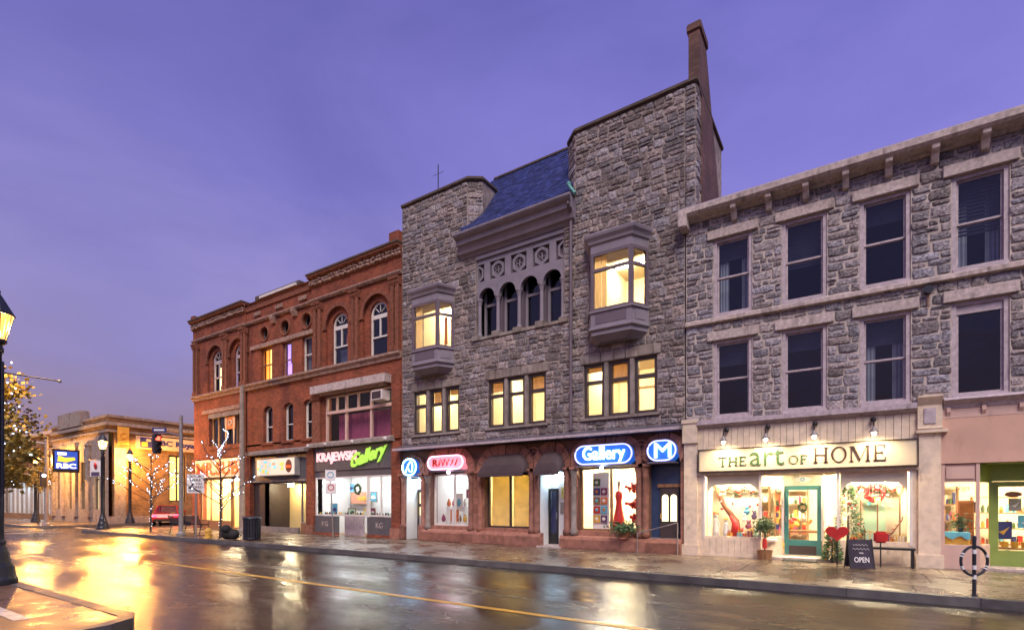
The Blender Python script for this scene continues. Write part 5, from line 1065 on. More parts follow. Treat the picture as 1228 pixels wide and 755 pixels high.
# stop-here sign
st = thing('stop_here_sign', 'white traffic sign with an arrow on a thin post beside the bare tree', 'sign', (-23.85, -4.55, 0), math.radians(52))
MB().lathe(0, 0, [(.035, 0), (.035, 2.75), (.01, 2.76)], 8).build('post', 'galv', st, local=True)
MB().box(-.33, .33, -.06, -.045, 1.95, 2.77).build('plate', 'white', st, local=True, bevel=.004)
for s_, x0, x1, z in (('STOP', -.16, .2, 2.63), ('HERE', -.2, .2, 2.47), ('ON', .02, .24, 2.31), ('RED', .0, .28, 2.17), ('SIGNAL', -.26, .26, 2.01)): text('lettering', s_, x0, x1, z, z+.095, -.061, 'paint_black', st, bold=.02, ext=.004, local=True)
MB().prism([(-.27, 2.13), (-.13, 2.14), (-.17, 2.19), (-.05, 2.36), (-.10, 2.39), (-.21, 2.22), (-.25, 2.27)], -.066, -.061).build('arrow', 'paint_black', st, local=True)
# parking signs
ps = thing('parking_sign', 'two small parking signs on a thin leaning post by the gallery window', 'sign', (-18.75, -1.35, 0), math.radians(45))
MB().tube([(0, 0, 0), (-.12, 0, 2.95)], .028, 8).build('post', 'galv', ps, local=True)
MB().box(-.32, .12, -.06, -.045, 2.45, 2.95).build('plate', 'white', ps, local=True); MB().box(-.30, .14, -.06, -.045, 1.92, 2.40).build('plate', 'white', ps, local=True)
MB().torus((-.10, -.065, 2.74), .12, .018, 'y', 18, 6).build('emblem', 'skyblue', ps, local=True); MB().torus((-.08, -.065, 2.2), .12, .02, 'y', 18, 6).build('emblem', 'red', ps, local=True)
# ================================================================== STREET FURNITURE
be = thing('park_bench', 'dark metal slatted bench on the corner pavement', 'bench', (-27.4, -3.3, 0), math.radians(200))
for i in range(9): MB().box(-.9, .9, -.02-.052*i, .022-.052*i, .44+.004*(i-4)**2*.3, .465+.004*(i-4)**2*.3).build('seat_slat', 'iron', be, local=True)
for i in range(8): MB().box(-.9, .9, .04+.022*i, .06+.022*i, .49+.052*i, .53+.052*i).build('back_slat', 'iron', be, local=True)
for x in (-.88, 0, .88):
    MB().tube([(x, -.46, 0), (x, -.42, .44), (x, 0, .43), (x, .24, .93)], .022, 6).build('leg', 'iron', be, local=True); MB().tube([(x, .02, .43), (x, .14, .0)], .022, 6).build('leg', 'iron', be, local=True)
    if x: MB().tube([(x, -.44, .44), (x, -.46, .66), (x, .10, .68)], .02, 6).build('armrest', 'iron', be, local=True)
tr = thing('litter_bin', 'dark round litter bin with upright slats at the kerb', 'litter bin', (-20.35, -4.05, 0))
MB().lathe(0, 0, [(.28, .04), (.28, .88)], 16).build('liner', 'paint_black', tr, local=True)
for k in range(20):
    a = 2*PI*k/20; c_, s_ = math.cos(a), math.sin(a); q = [(.30*c_-.03*s_, .30*s_+.03*c_), (.30*c_+.03*s_, .30*s_-.03*c_), (.325*c_+.03*s_, .325*s_-.03*c_), (.325*c_-.03*s_, .325*s_+.03*c_)]
    MB().prism(q, .05, .86, 'z').build('slat', 'iron', tr, local=True)
MB().lathe(0, 0, [(.34, .86), (.36, .90), (.34, .96), (.20, .99), (.18, .93)], 20).build('lid', 'iron', tr, local=True); MB().torus((0, 0, .10), .325, .018, 'z', 20, 6).build('hoop', 'iron', tr, local=True)
hy = thing('fire_hydrant', 'small yellow hydrant at the foot of the sign post', 'hydrant', (-23.2, -4.35, 0))
MB().lathe(0, 0, [(.16, 0), (.16, .05), (.12, .08), (.12, .28), (.15, .30), (.14, .36), (.07, .44), (.02, .47)], 12).build('body', 'gold', hy, local=True)
for s in (-1, 1): MB().tube([(s*.1, 0, .22), (s*.18, 0, .22)], .05, 8).build('outlet', 'gold', hy, local=True)
gb = thing('rubbish_bags', 'heap of dark rubbish bags at the foot of the bare tree', 'rubbish bag', (-22.1, -4.1, 0))
for (x, y, z, r) in ((0, 0, .24, .28), (.28, .1, .2, .24), (.1, -.12, .42, .2)): MB().blob((x, y, z), (r, r, r*.95), 10, 7, .16).build('bag', 'rubber', gb, local=True, smooth=True)
bk = thing('bike_rack', 'black post with a ring for locking bicycles at the kerb', 'bike rack', (1.70, -4.42, 0))
MB().lathe(0, 0, [(.045, 0), (.045, .02), (.028, .03), (.028, .92), (.034, .93), (.030, .99), (.01, 1.0)], 12).build('post', 'iron', bk, local=True)
rg = MB().torus((0, 0, .56), .25, .022, 'x', 28, 8); a = math.radians(40)
MB().torus((0, 0, .58), .24, .022, 'y', 30, 8).build('ring', 'iron', bk, local=True)
bk.rotation_euler = (0, 0, math.radians(38))
for z in (.28, .44, .70): MB().lathe(0, 0, [(.031, z), (.031, z+.07)], 12).build('reflective_band', 'white', bk, local=True)
for a_ in (.4, 2.7, 3.6, 5.8): MB().tube([(.24*math.cos(a_+d_), 0, .58+.24*math.sin(a_+d_)) for d_ in (-.14, -.05, .05, .14)], .0245, 8).build('reflective_band', 'white', bk, local=True)
# sandwich board
sb = thing('sandwich_board', 'dark folding chalkboard reading OPEN before the home shop', 'sandwich board', (.15, -1.25, 0), math.radians(18)); sb.scale = (.76, .76, .76)
for s in (1, -1):
    p = MB().add([(-.30, -.26*s, .04), (.30, -.26*s, .04), (.30, -.03*s, .90), (-.30, -.03*s, .90), (-.30, -.235*s, .04), (.30, -.235*s, .04), (.30, -.005*s, .90), (-.30, -.005*s, .90)], [(0,1,2,3),(7,6,5,4),(0,4,5,1),(1,5,6,2),(2,6,7,3),(3,7,4,0)]).build('board', 'chalkboard', sb, local=True)
    for x in (-.32, .32): MB().tube([(x, -.27*s, 0), (x, -.02*s, .92)], .018, 6).build('frame_rail', 'paint_black', p, local=True)
o = text('lettering', 'OPEN', -.2, .2, .22, .38, 0, 'white', sb, bold=.01, ext=.004, local=True)
for v_ in o.data.vertices: v_.co.y += -.26+(.23/.86)*(v_.co.z-.04)-.006
import itertools
for k, (x0, x1, z) in enumerate(((-.22, .22, .62), (-.05, .06, .50), (-.2, .2, .74))):
    pts = [(x0+(x1-x0)*i/14, -.26+(.23/.86)*(z-.04)-.012, z+.03*math.sin(i*2.1+k)) for i in range(15)]
    MB().tube(pts, .006, 4).build('chalk_scribble', 'white', sb, local=True)
# red bows/heart-shaped cushions beside it
for (x, y, lab) in ((-.30, -.72, 'round red heart-shaped ornament left of the chalkboard'), (.58, -.62, 'red square ornament right of the chalkboard')):
    h = thing('red_ornament', lab, 'ornament', (x, y, 0))
    if x < 0:
        hp = [(.021*16*math.sin(a_)**3*.75, .80+.0165*(13*math.cos(a_)-5*math.cos(2*a_)-2*math.cos(3*a_)-math.cos(4*a_))*.8) for a_ in [2*PI*i/28 for i in range(28)]]; MB().prism(hp, -.05, .05).build('cushion', 'red', h, local=True, bevel=.02)
        MB().tube([(0, 0, 0), (0, 0, .7)], .015).build('stake', 'paint_black', h, local=True)
    else:
        MB().box(-.14, .14, -.05, .05, .58, .86).build('cushion', 'red', h, local=True, bevel=.04); MB().tube([(0, 0, 0), (0, 0, .6)], .015).build('stake', 'paint_black', h, local=True)
bn_ = thing('shop_bench', 'low dark bench below the right display window', 'bench', (.75, -.42, 0))
MB().box(-.5, .5, -.16, .16, .42, .47).build('seat', 'paint_black', bn_, local=True)
for x in (-.45, .45):
    for y in (-.12, .12): MB().box(x-.025, x+.025, y-.025, y+.025, 0, .42).build('leg', 'paint_black', bn_, local=True)
mt = tag(box('door_mat', 'rubber', None, -1.55, -.75, -.35, .0, .002, .02), 'dark door mat before the teal shop door', 'mat')
# ================================================================== TREES
def bare_tree(loc, h, label, seed, lights=70):
    q = random.Random(seed); t = thing('bare_tree', label, 'tree', loc, group='bare street trees with fairy lights'); m = MB(); tips = []
    m.tube([(0, 0, 0), (.02, .01, h*.2), (-.01, .02, h*.45), (.02, 0, h*.75), (.0, .0, h)], [.055, .048, .04, .025, .008], 7)
    def br(p, d, L, r, lv):
        p2 = p+d*L*.5+Vector((q.uniform(-.05, .05), q.uniform(-.05, .05), .04)); p3 = p+d*L+Vector((0, 0, .08*L))
        m.tube([p, p2, p3], [r, r*.75, r*.35], 5); tips.append((p, p2, p3))
        if lv:
            for _ in range(3):
                e = (d+Vector((q.uniform(-.7, .7), q.uniform(-.7, .7), q.uniform(-.1, .6)))).normalized(); br(p2.lerp(p3, q.random()), e, L*q.uniform(.35, .6), r*.5, lv-1)
    for i in range(15):
        z = h*(.30+.62*i/15); a = i*2.4+q.uniform(-.4, .4); d = Vector((math.cos(a), math.sin(a), q.uniform(.35, .8))).normalized(); br(Vector((.01, .01, z)), d, h*.36*(1-.45*i/15)*q.uniform(.8, 1.15), .026, 2)
    m.build('trunk', 'bark', t, local=True); l = MB()
    for i in range(lights):
        p = q.choice(tips); s = p[0].lerp(p[2], q.random()); l.blob((s.x+q.uniform(-.05, .05), s.y+q.uniform(-.05, .05), s.z+q.uniform(-.06, .02)), .019, 5, 3, 0)
    for i in range(14): a = i*1.7; l.blob((.07*math.cos(a), .07*math.sin(a), .3+i*.13), .012, 5, 3, 0)
    tag(l.build('fairy_lights', 'fairy', t, local=True), kind='stuff')
    g = MB().box(-.45, .45, -.45, .45, -.02, .012).build('tree_grate', 'iron', t, local=True)
    return t
bare_tree((-31.2, -3.35, 0), 4.1, 'bare tree hung with white lights near the corner lamp', 3, 150)
bare_tree((-22.9, -4.0, 0), 3.9, 'bare tree wound with white lights beside the stop sign', 9, 90)
# fairy-light loop on the second tree
lp = MB()
for i in range(40):
    a = PI*.95+i*PI*1.5/40; k_ = R.uniform(-.04, .04); lp.blob((-22.95+(.42+k_)*math.cos(a), -4.0+(.20+k_)*math.sin(a*2), 4.15+(.62+k_)*math.sin(a)), .017, 5, 3, 0)
fl_ = lp.build('light_garland', 'fairy'); tag(fl_, 'loop of white lights at the top of the second bare tree', 'light garland')
def leafy_tree(loc, name, label, z0, z1, rad, nleaf, lm, seed, lights=0, leaf=.075, cat='tree', trunk=.07):
    q = random.Random(seed); t = thing(name, label, cat, loc); m = MB(); L = MB(); fl = MB()
    m.tube([(0, 0, 0), (.03, 0, z0*.6), (0, .03, z0+.3), (.02, 0, (z0+z1)/2), (0, 0, z1-.2)], [trunk, trunk*.85, trunk*.65, trunk*.4, .01], 8); cl = []
    for i in range(34):
        a = q.uniform(0, 2*PI); zc = q.uniform(z0+.1, z1-.1); k = math.sin(PI*min(max((zc-z0)/(z1-z0), .08), .92))**.6; r = rad*k*q.uniform(.55, 1.0); c = Vector((r*math.cos(a), r*math.sin(a), zc))
        m.tube([(0, 0, zc-.35*r-.1), tuple(c*.5+Vector((0, 0, zc*.5-.1*r))), tuple(c)], [.02, .014, .004], 5); cl.append((c, q.uniform(.18, .36)))
    for i in range(nleaf):
        c, r = q.choice(cl); d = Vector((q.gauss(0, 1), q.gauss(0, 1), q.gauss(0, .8))); p = c+d*r*.55; s = leaf*q.uniform(.6, 1.3)
        u = Vector((q.uniform(-1, 1), q.uniform(-1, 1), q.uniform(-1, .3))).normalized(); w2 = u.orthogonal().normalized()*s*.42; u = u*s
        L.add([tuple(p), tuple(p+u*.45+w2), tuple(p+u), tuple(p+u*.45-w2)], [(0, 1, 2, 3)])
    for i in range(lights): c, r = q.choice(cl); fl.blob((c.x+q.gauss(0, r*.5), c.y+q.gauss(0, r*.5), c.z+q.gauss(0, r*.5)), .018, 5, 3, 0)
    m.build('trunk', 'bark', t, local=True); tag(L.build('crown', lm, t, local=True), kind='stuff')
    if lights: tag(fl.build('fairy_lights', 'fairy', t, local=True), kind='stuff')
    return t
leafy_tree((-14.95, -13.0, 0), 'street_tree', 'leafy yellow autumn tree with white lights at the left edge', 1.75, 4.3, 1.05, 5200, 'leaf_autumn', 4, 130, .09)
leafy_tree((-49.0, -3.4, 0), 'street_tree', 'small dark tree before the bank front', 2.2, 4.6, .9, 1500, 'leaf_autumn', 8, 20, .13)
# ================================================================== PARKED CAR
def car(loc, rz, label):
    t = thing('parked_car', label, 'car', loc, rz)
    prof = [(-2.1, .35), (-2.12, .62), (-2.0, .86), (-1.2, .95), (-.6, .97), (.9, .98), (1.9, .92), (2.08, .72), (2.1, .35)]
    rings = []
    for (y, sc_, dz) in ((-.86, .97, -.06), (-.80, 1, 0), (.80, 1, 0), (.86, .97, -.06)): rings.append([(x*sc_, y, z+(dz if z > .8 else 0)) for x, z in prof])
    body = MB().loft(rings).build('body', 'carpaint', t, local=True, bevel=.03)
    cab = [(-1.75, .93, .72), (-1.15, 1.44, .56), (.35, 1.46, .56), (1.15, .96, .72)]
    MB().loft([[(x, -y, z) for x, z, y in cab], [(x, y, z) for x, z, y in cab]]).build('glasshouse', 'glass_dark', t, local=True)
    MB().box(-1.12, .36, -.55, .55, 1.43, 1.48).build('roof', 'carpaint', t, local=True, bevel=.02)
    m = MB()
    for s in (-1, 1):
        for a, b in ((0, 1), (2, 3)): m.tube([(cab[a][0], s*cab[a][2], cab[a][1]), (cab[b][0], s*cab[b][2], cab[b][1])], .035, 5)
        m.tube([(-.4, s*.66, .96), (-.35, s*.57, 1.45)], .035, 5)
    m.build('pillars', 'carpaint', t, local=True)
    for x in (-1.3, 1.3):
        for s in (-1, 1):
            w_ = MB().torus((x, s*.76, .31), .23, .085, 'y', 20, 8).build('wheel', 'rubber', t, local=True); MB().tube([(x, s*.72, .31), (x, s*.83, .31)], .19, 14).build('rim', 'galv', w_, local=True)
    for s in (-1, 1):
        MB().box(2.02, 2.11, s*.62-.16, s*.62+.16, .62, .76).build('headlight', 'white', t, local=True, bevel=.02); MB().box(-2.15, -2.04, s*.64-.14, s*.64+.14, .66, .84).build('tail_light', 'neon_red', t, local=True, bevel=.02)
        MB().box(.75, .95, s*.80, s*.97, .95, 1.07).build('mirror', 'carpaint', t, local=True, bevel=.02)
    MB().box(2.06, 2.13, -.7, .7, .36, .52).build('bumper', 'rubber', t, local=True, bevel=.02); MB().box(-2.16, -2.08, -.7, .7, .36, .52).build('bumper', 'rubber', t, local=True, bevel=.02)
    return t
car((-42.3, 2.3, -.14), math.radians(150), 'red car standing in the side street before the bank')
# ================================================================== SIGNS
def stadium(x0, x1, z0, z1, n=10):
    r = (z1-z0)/2; zc = (z0+z1)/2
    return [(x1-r+r*math.sin(PI*i/n), zc-r*math.cos(PI*i/n)) for i in range(n+1)]+[(x0+r-r*math.sin(PI*i/n), zc+r*math.cos(PI*i/n)) for i in range(n+1)]
def neon_sign(name, label, x0, x1, z0, z1, face, rim, y=-.12):
    t = thing(name, label, 'neon sign', ((x0+x1)/2, 0, z0))
    MB().prism(stadium(x0, x1, z0, z1), y, .23).build('box', face, t)
    g = .05; m = MB(); st_ = stadium(x0+.02, x1-.02, z0+.02, z1-.02); m.tube([(p[0], y-.03, p[1]) for p in st_+st_[:1]], .028, 6); m.build('rim_tube', rim, t)
    MB().prism([(x0-.02, z0-.07), (x1+.02, z0-.07), (x1-.08, z0-.01), (x0+.08, z0-.01)], y-.06, .2).build('ledge', 'canopy_metal', t)
    return t
def under_lamp(t, x, z, m):
    MB().tube([(x, .0, z+.02), (x, -.34, z+.03)], .012, 5).build('lamp_arm', 'paint_black', t); MB().blob((x, -.36, z), .05, 8, 5, 0).build('under_lamp', m, t)
ng = neon_sign('neon_sign', 'glowing blue oval neon sign reading Gallery', -7.72, -5.72, 2.78, 3.42, 'neon_blue_face', 'neon_violet', y=-.22)
text('lettering', 'Gallery', -7.42, -5.96, 2.80, 3.36, -.25, 'neon_bluewhite', ng, bold=.012, ext=.03)
nm = neon_sign('neon_sign', 'glowing blue oval neon sign with a big letter M', -5.26, -4.36, 2.80, 3.44, 'neon_blue_face', 'neon_violet', y=-.22)
text('lettering', 'M', -5.02, -4.52, 2.90, 3.34, -.25, 'neon_bluewhite', nm, bold=.0, ext=.03)
nr = neon_sign('neon_sign', 'glowing red oval neon sign above the white shop window', -14.30, -12.46, 2.84, 3.40, 'neon_red_face', 'neon_pink', y=-.22)
text('lettering', 'R', -14.0, -13.72, 2.98, 3.26, -.25, 'red', nr, bold=.03, ext=.03)
for k in range(5): MB().tube([(-13.62+.2*k+.075*math.cos(a*.7+k), -.26, 3.12+.13*math.sin(a*.9+k*1.3)) for a in range(8)], .018, 5).build('neon_squiggle', 'red', nr)
nb = neon_sign('neon_sign', 'glowing pale blue oval neon sign over the narrow left entry', -15.72, -14.90, 2.66, 3.36, 'neon_blue_face', 'neon_cyan', y=-.22)
MB().tube([(-15.31+.20*math.cos(a*.55), -.26, 3.01+.22*math.sin(a*.83)) for a in range(16)], .022, 5).build('neon_squiggle', 'neon_bluewhite', nb)
under_lamp(nb, -15.20, 2.52, 'under_blue'); under_lamp(nr, -13.10, 2.72, 'under_pink'); under_lamp(ng, -6.7, 2.66, 'under_blue')
# brown awnings
for (x0, x1, lab) in ((-11.66, -9.58, 'wide brown rounded awning over the papered window'), (-9.24, -8.16, 'narrow brown rounded awning over the white entry')):
    t = thing('awning', lab, 'awning', ((x0+x1)/2, 0, 2.5)); n = 10; rings = []
    top = basket(x0, x1, 2.62, 3.30, .5 if x1-x0 > 1.5 else .40, 6); full = [(x0, 2.62)]+top+[(x1, 2.62)]
    rings = [[(x, .1, z) for x, z in full], [(x, -.12, z) for x, z in full], [((x-(x0+x1)/2)*.985+(x0+x1)/2, -.26, 2.62+(z-2.62)*.82) for x, z in full], [((x-(x0+x1)/2)*.96+(x0+x1)/2, -.40, 2.62+(z-2.62)*.42) for x, z in full], [((x-(x0+x1)/2)*.94+(x0+x1)/2, -.45, 2.60) for x, z in full]]
    MB().loft(rings, close=False, cap=False).build('cloth', 'awning_cloth', t); box('valance', 'awning_cloth', t, x0+.05, x1-.05, -.46, -.44, 2.48, 2.62)
# THE art OF HOME in serif strokes
def serif(ch):
    P = []; r_ = lambda x0, x1, z0, z1: P.append([(x0, z0), (x1, z0), (x1, z1), (x0, z1)])
    def stem(x, w_=.12): r_(x, x+w_, 0, 1); r_(x-.07, x+w_+.07, 0, .05); r_(x-.07, x+w_+.07, .95, 1)
    if ch == 'H': stem(.08); stem(.66); r_(.2, .66, .49, .54); return .88, P
    if ch == 'T': stem(.32); r_(.02, .74, .94, 1); r_(.02, .06, .78, .94); r_(.70, .74, .78, .94); return .78, P
    if ch == 'E': stem(.08); r_(.2, .62, .94, 1); r_(.2, .50, .49, .54); r_(.2, .66, 0, .06); r_(.58, .62, .78, .94); r_(.62, .66, .06, .24); r_(.46, .5, .40, .62); return .72, P
    if ch == 'F': stem(.08); r_(.2, .60, .94, 1); r_(.2, .48, .49, .54); r_(.56, .6, .78, .94); r_(.44, .48, .40, .62); return .66, P
    if ch == 'M':
        r_(.08, .14, 0, 1); r_(.0, .22, 0, .05); r_(.0, .16, .95, 1); stem(.92); P.append([(.10, 1), (.24, 1), (.60, .1), (.53, 0)]); P.append([(.53, 0), (.60, .1), (.96, 1), (.90, 1)]); return 1.14, P
    if ch == 'O':
        n = 24
        for i in range(n):
            a, b = 2*PI*i/n, 2*PI*(i+1)/n; f = lambda t_, rx, rz: (.48+rx*math.cos(t_), .5+rz*math.sin(t_)); P.append([f(a, .44, .52), f(b, .44, .52), f(b, .33, .46), f(a, .33, .46)])
        return .98, P
def serif_text(s, x0, x1, z0, z1, y, m, parent):
    W = sum(serif(c)[0]+.10 for c in s)-.10; k = (x1-x0)/W; x = x0
    for c in s:
        w_, P = serif(c); mb = MB()
        for p in P: mb.prism([(x+q[0]*k, z0+q[1]*(z1-z0)) for q in p], y-.025, y)
        mb.build('letter', m, parent); x += (w_+.10)*k
sg = thing('shop_sign', 'long cream signboard reading THE art OF HOME', 'sign', (-1.2, 0, 2.42))
box('board', 'sign_cream', sg, -3.72, 1.31, -.17, -.08, 2.45, 3.06)
f = MB().box(-3.75, 1.34, -.20, -.08, 3.06, 3.085).box(-3.75, 1.34, -.20, -.08, 2.425, 2.45).box(-3.75, -3.72, -.20, -.08, 2.45, 3.06).box(1.31, 1.34, -.20, -.08, 2.45, 3.06); f.build('frame', 'paint_brown', sg)
serif_text('THE', -3.18, -2.44, 2.58, 2.83, -.17, 'letter_green', sg); serif_text('OF', -1.42, -.96, 2.58, 2.80, -.17, 'letter_green', sg)
text('lettering', 'art', -2.36, -1.52, 2.56, 2.99, -.17, 'letter_green', sg, ext=.025, shear=.0, bold=-.004)
serif_text('HOME', -.84, .72, 2.58, 2.97, -.17, 'letter_dark', sg)
# gooseneck lamps
for i, x in enumerate((-2.98, -1.92, -.80, .45)):
    t = thing('gooseneck_lamp', ['first', 'second', 'third', 'fourth'][i]+' gooseneck lamp from the left above the cream signboard', 'wall lamp', (x, -.2, 3.1), group='lamps above the cream signboard')
    MB().lathe(x, -.13, [(.05, 3.56), (.07, 3.60), (.05, 3.66)], 10).tube([(x, -.06, 3.62), (x, -.20, 3.66), (x, -.46, 3.62), (x, -.55, 3.54), (x, -.56, 3.38)], .014, 6).build('arm', 'paint_black', t)
    MB().lathe(x, -.56, [(.03, 3.38), (.045, 3.34), (.11, 3.25), (.115, 3.24)], 14).build('shade', 'galv', t); MB().blob((x, -.56, 3.22), (.05, .05, .06), 10, 6, 0).build('bulb', 'bulb_warm', t)
    l = bpy.data.lights.new('lamp_light', 'SPOT'); l.energy = 52; l.color = (1, .74, .42); l.spot_size = math.radians(150); l.spot_blend = .7; l.shadow_soft_size = .06
    lo = bpy.data.objects.new('lamp_light', l); col.objects.link(lo); lo.parent = t; lo.location = (0, -.36, .04); lo.rotation_euler = (math.radians(28), 0, 0)
ey = thing('eye_sign', 'white eye-shaped sign above the teal shop door', 'sign', (-1.14, .7, 2.1)); n = 16
MB().prism([(-1.14+.20*math.cos(2*PI*i/n), 2.19+.085*math.sin(2*PI*i/n)*(1-.25*abs(math.cos(2*PI*i/n)))) for i in range(n)], .66, .70).build('plate', 'white', ey); MB().torus((-1.14, .65, 2.19), .045, .012, 'y', 14, 5).build('ring', 'skyblue', ey)
# yoga lettering
yg = tag(text('window_lettering', 'Yoga', 2.02, 2.28, 1.80, 1.95, -.004, 'letter_dark', RB, shear=.3, ext=.002), 'small slanted word Yoga painted on the shop glass')
# gallery sign on the brick block
gs = thing('shop_sign', 'grey fascia sign with pink KRAJEWSKI and slanting green Gallery lettering', 'sign', (-19, 0, 2.9))
box('board', 'sign_grey', gs, -21.8, -16.55, -.07, -.02, 3.05, 4.12)
text('lettering', 'KRAJEWSKI', -21.6, -18.75, 3.36, 3.92, -.07, 'letter_pink_lit', gs, bold=.03, ext=.05)
text('lettering', 'Gallery', -19.05, -16.72, 2.92, 3.72, -.13, 'letter_lime_lit', gs, bold=.03, shear=.35, ext=.05, skew=.52)
ms = thing('shop_sign', 'glowing peach sign with red MR.SUB lettering', 'sign', (-30.4, 0, 3)); box('box', 'sign_lit', ms, -32.9, -27.95, -.32, -.02, 3.02, 4.02)
text('lettering', 'MR.SUB', -32.7, -28.1, 3.10, 3.88, -.325, 'letter_red_lit', ms, bold=.035, ext=.02)
cs_ = thing('shop_sign', 'pastel illuminated sign box with a brown round emblem', 'sign', (-25, 0, 2.9)); box('box', 'sign_plate', cs_, -26.4, -23.05, -.30, -.02, 2.92, 3.82)
emit('pastel_lit', (.70, .62, .50), .38); emit('cyan_lit', (.18, .60, .64), .5); emit('yellow_lit', (.80, .56, .12), .5); emit('coral_lit', (.80, .30, .22), .45)
box('face', 'pastel_lit', cs_, -26.36, -23.09, -.31, -.30, 2.96, 3.78)
q = random.Random(5)
for i in range(15):
    x, z = q.uniform(-26.2, -24.0), q.uniform(3.02, 3.7); w_, h_ = q.uniform(.08, .2), q.uniform(.05, .12); MB().blob((x, -.312, z), (w_, .008, h_), 8, 5, .2).build('sign_patch', q.choice(['cyan_lit', 'yellow_lit', 'coral_lit']), cs_)
MB().blob((-23.55, -.315, 3.38), (.27, .02, .33), 12, 7, .03).build('emblem', 'terracotta', cs_); box('emblem_band', 'letter_red_lit', cs_, -23.76, -23.34, -.345, -.33, 3.28, 3.42)
# orange banner in the window above the sandwich shop
wb = thing('window_banner', 'orange and cream banner hanging in the window above the sandwich shop', 'banner', (-29.8, 0, 5)); box('cloth', 'orange', wb, -30.25, -29.2, .08, .10, 5.75, 6.45)
for (a, b) in ((-30.3, -30.05), (-29.45, -29.2)): MB().prism([(a, 6.4), (b, 6.4), ((a+b)/2+.04, 4.9), ((a+b)/2-.04, 4.9)], .06, .075).build('drape', 'tan_plate', wb)
MB().torus((-29.72, .07, 6.1), .16, .035, 'y', 14, 5).build('banner_motif', 'sign_cream', wb)
# bank signs
bs = thing('bank_sign', 'long tan sign reading RBC Royal Bank on the bank side wall', 'sign', (KX, 6, 5)); MB().box(KX+.02, KX+.16, 1.75, 8.2, 5.75, 6.75).build('board', 'tan_plate', bs)
text('lettering', 'RBC Royal Bank', 3.0, 7.8, 5.95, 6.52, -(KX+.16), 'navy', bs, bold=.03, ext=.03, face='+x')
lg = MB().box(KX+.16, KX+.20, 2.0, 2.8, 5.85, 6.65).build('logo', 'navy', bs); MB().box(KX+.20, KX+.22, 2.08, 2.5, 5.95, 6.3).build('logo_mark', 'gold', lg); MB().box(KX+.20, KX+.22, 2.4, 2.72, 6.35, 6.55).build('logo_mark', 'tan_plate', lg)
yb = thing('bank_banner', 'yellow banner at the top of the bank corner', 'banner', (KX, 2, 5.5)); MB().box(KX+.16, KX+.22, 1.5-1.0, 1.25, 5.95, 7.3).build('panel', 'gold', yb); MB().torus((KX+.24, .87, 6.65), .22, .04, 'x', 16, 5).build('motif', 'gold', yb)
rp = thing('projecting_sign', 'dark projecting sign with a glowing blue RBC panel on the bank front', 'sign', (-52, -.7, 4.2))
MB().box(-51.74, -51.50, -1.95, -.25, 3.9, 5.7).build('box', 'paint_black', rp); MB().box(-51.50, -51.46, -1.8, -.4, 4.15, 5.55).build('panel', 'rbc_blue', rp)
text('lettering', 'RBC', -1.7, -.5, 4.22, 4.6, 51.46, 'rbc_white', rp, bold=.03, ext=.03, face='+x'); MB().prism([(-1.65, 4.75), (-1.1, 4.7), (-.55, 4.9), (-.6, 5.1), (-1.2, 5.05), (-1.6, 5.2)], -51.46, -51.43, 'x').build('logo_mark', 'rbc_yellow', rp); MB().box(-51.46, -51.43, -1.65, -1.1, 5.25, 5.45).build('logo_mark', 'rbc_white', rp)
# ================================================================== GOODS IN THE WINDOWS
def wreath(name, label, c, Rr, m, lights=None, cat='wreath'):
    t = thing(name, label, cat, c); q = random.Random(int(c[0]*100)); mb = MB()
    for i in range(46): a = 2*PI*i/46; mb.blob((Rr*math.cos(a)+q.uniform(-.02, .02), q.uniform(-.03, .03), Rr*math.sin(a)+q.uniform(-.03, .03)), q.uniform(.025, .05)*Rr/.15, 6, 4, .3)
    mb.build('foliage', m, t, local=True); MB().torus((0, 0, 0), Rr, .02, 'y', 18, 5).build('hoop', 'wood', t, local=True); return t
wreath('wreath', 'red wreath hanging in the right display of the home shop', (.50, .80, 1.80), .19, 'red'); wreath('wreath', 'small green wreath on the teal shop door', (-1.14, .70, 1.42), .10, 'leaf_green'); wreath('wreath', 'small green wreath in the gallery window', (-18.9, .10, 2.15), .20, 'leaf_green')
for k, (x, y, z, w_) in enumerate(((-6.02, .55, 2.05, .24), (-5.95, .55, 1.52, .24), (-5.93, .55, 1.02, .22))):
    t = thing('red_lantern', ['top', 'middle', 'bottom'][k]+' one of three red tufted ornaments in the Gallery window', 'ornament', (x, y, z)); mb = MB()
    for i in range(26): mb.blob((R.gauss(0, w_*.45), R.gauss(0, .06), R.gauss(0, w_*.30)), R.uniform(.04, .07), 6, 4, .3)
    mb.build('tuft', 'red', t, local=True); MB().tube([(0, 0, w_*.4), (0, 0, 2.70-z)], .004, 4).build('string', 'white', t, local=True)
dr_ = thing('red_dress', 'red dress on a stand in the Gallery window', 'dress', (-6.5, .6, .62)); MB().lathe(0, 0, [(.24, 0), (.18, .4), (.11, .75), (.09, .95), (.13, 1.15), (.10, 1.28), (.04, 1.32)], 14).build('dress', 'red', dr_, local=True, smooth=True); MB().lathe(0, 0, [(.035, 1.3), (.03, 1.45), (.06, 1.52), (.05, 1.62), (.01, 1.66)], 10).build('stand_top', 'cream_doll', dr_, local=True)
sf = thing('display_rack', 'tall white rack of small colourful pictures in the Gallery window', 'display rack', (-7.15, .6, .62)); MB().box(-.30, .30, 0, .04, 0, 1.95).build('back', 'wall_white', sf, local=True)
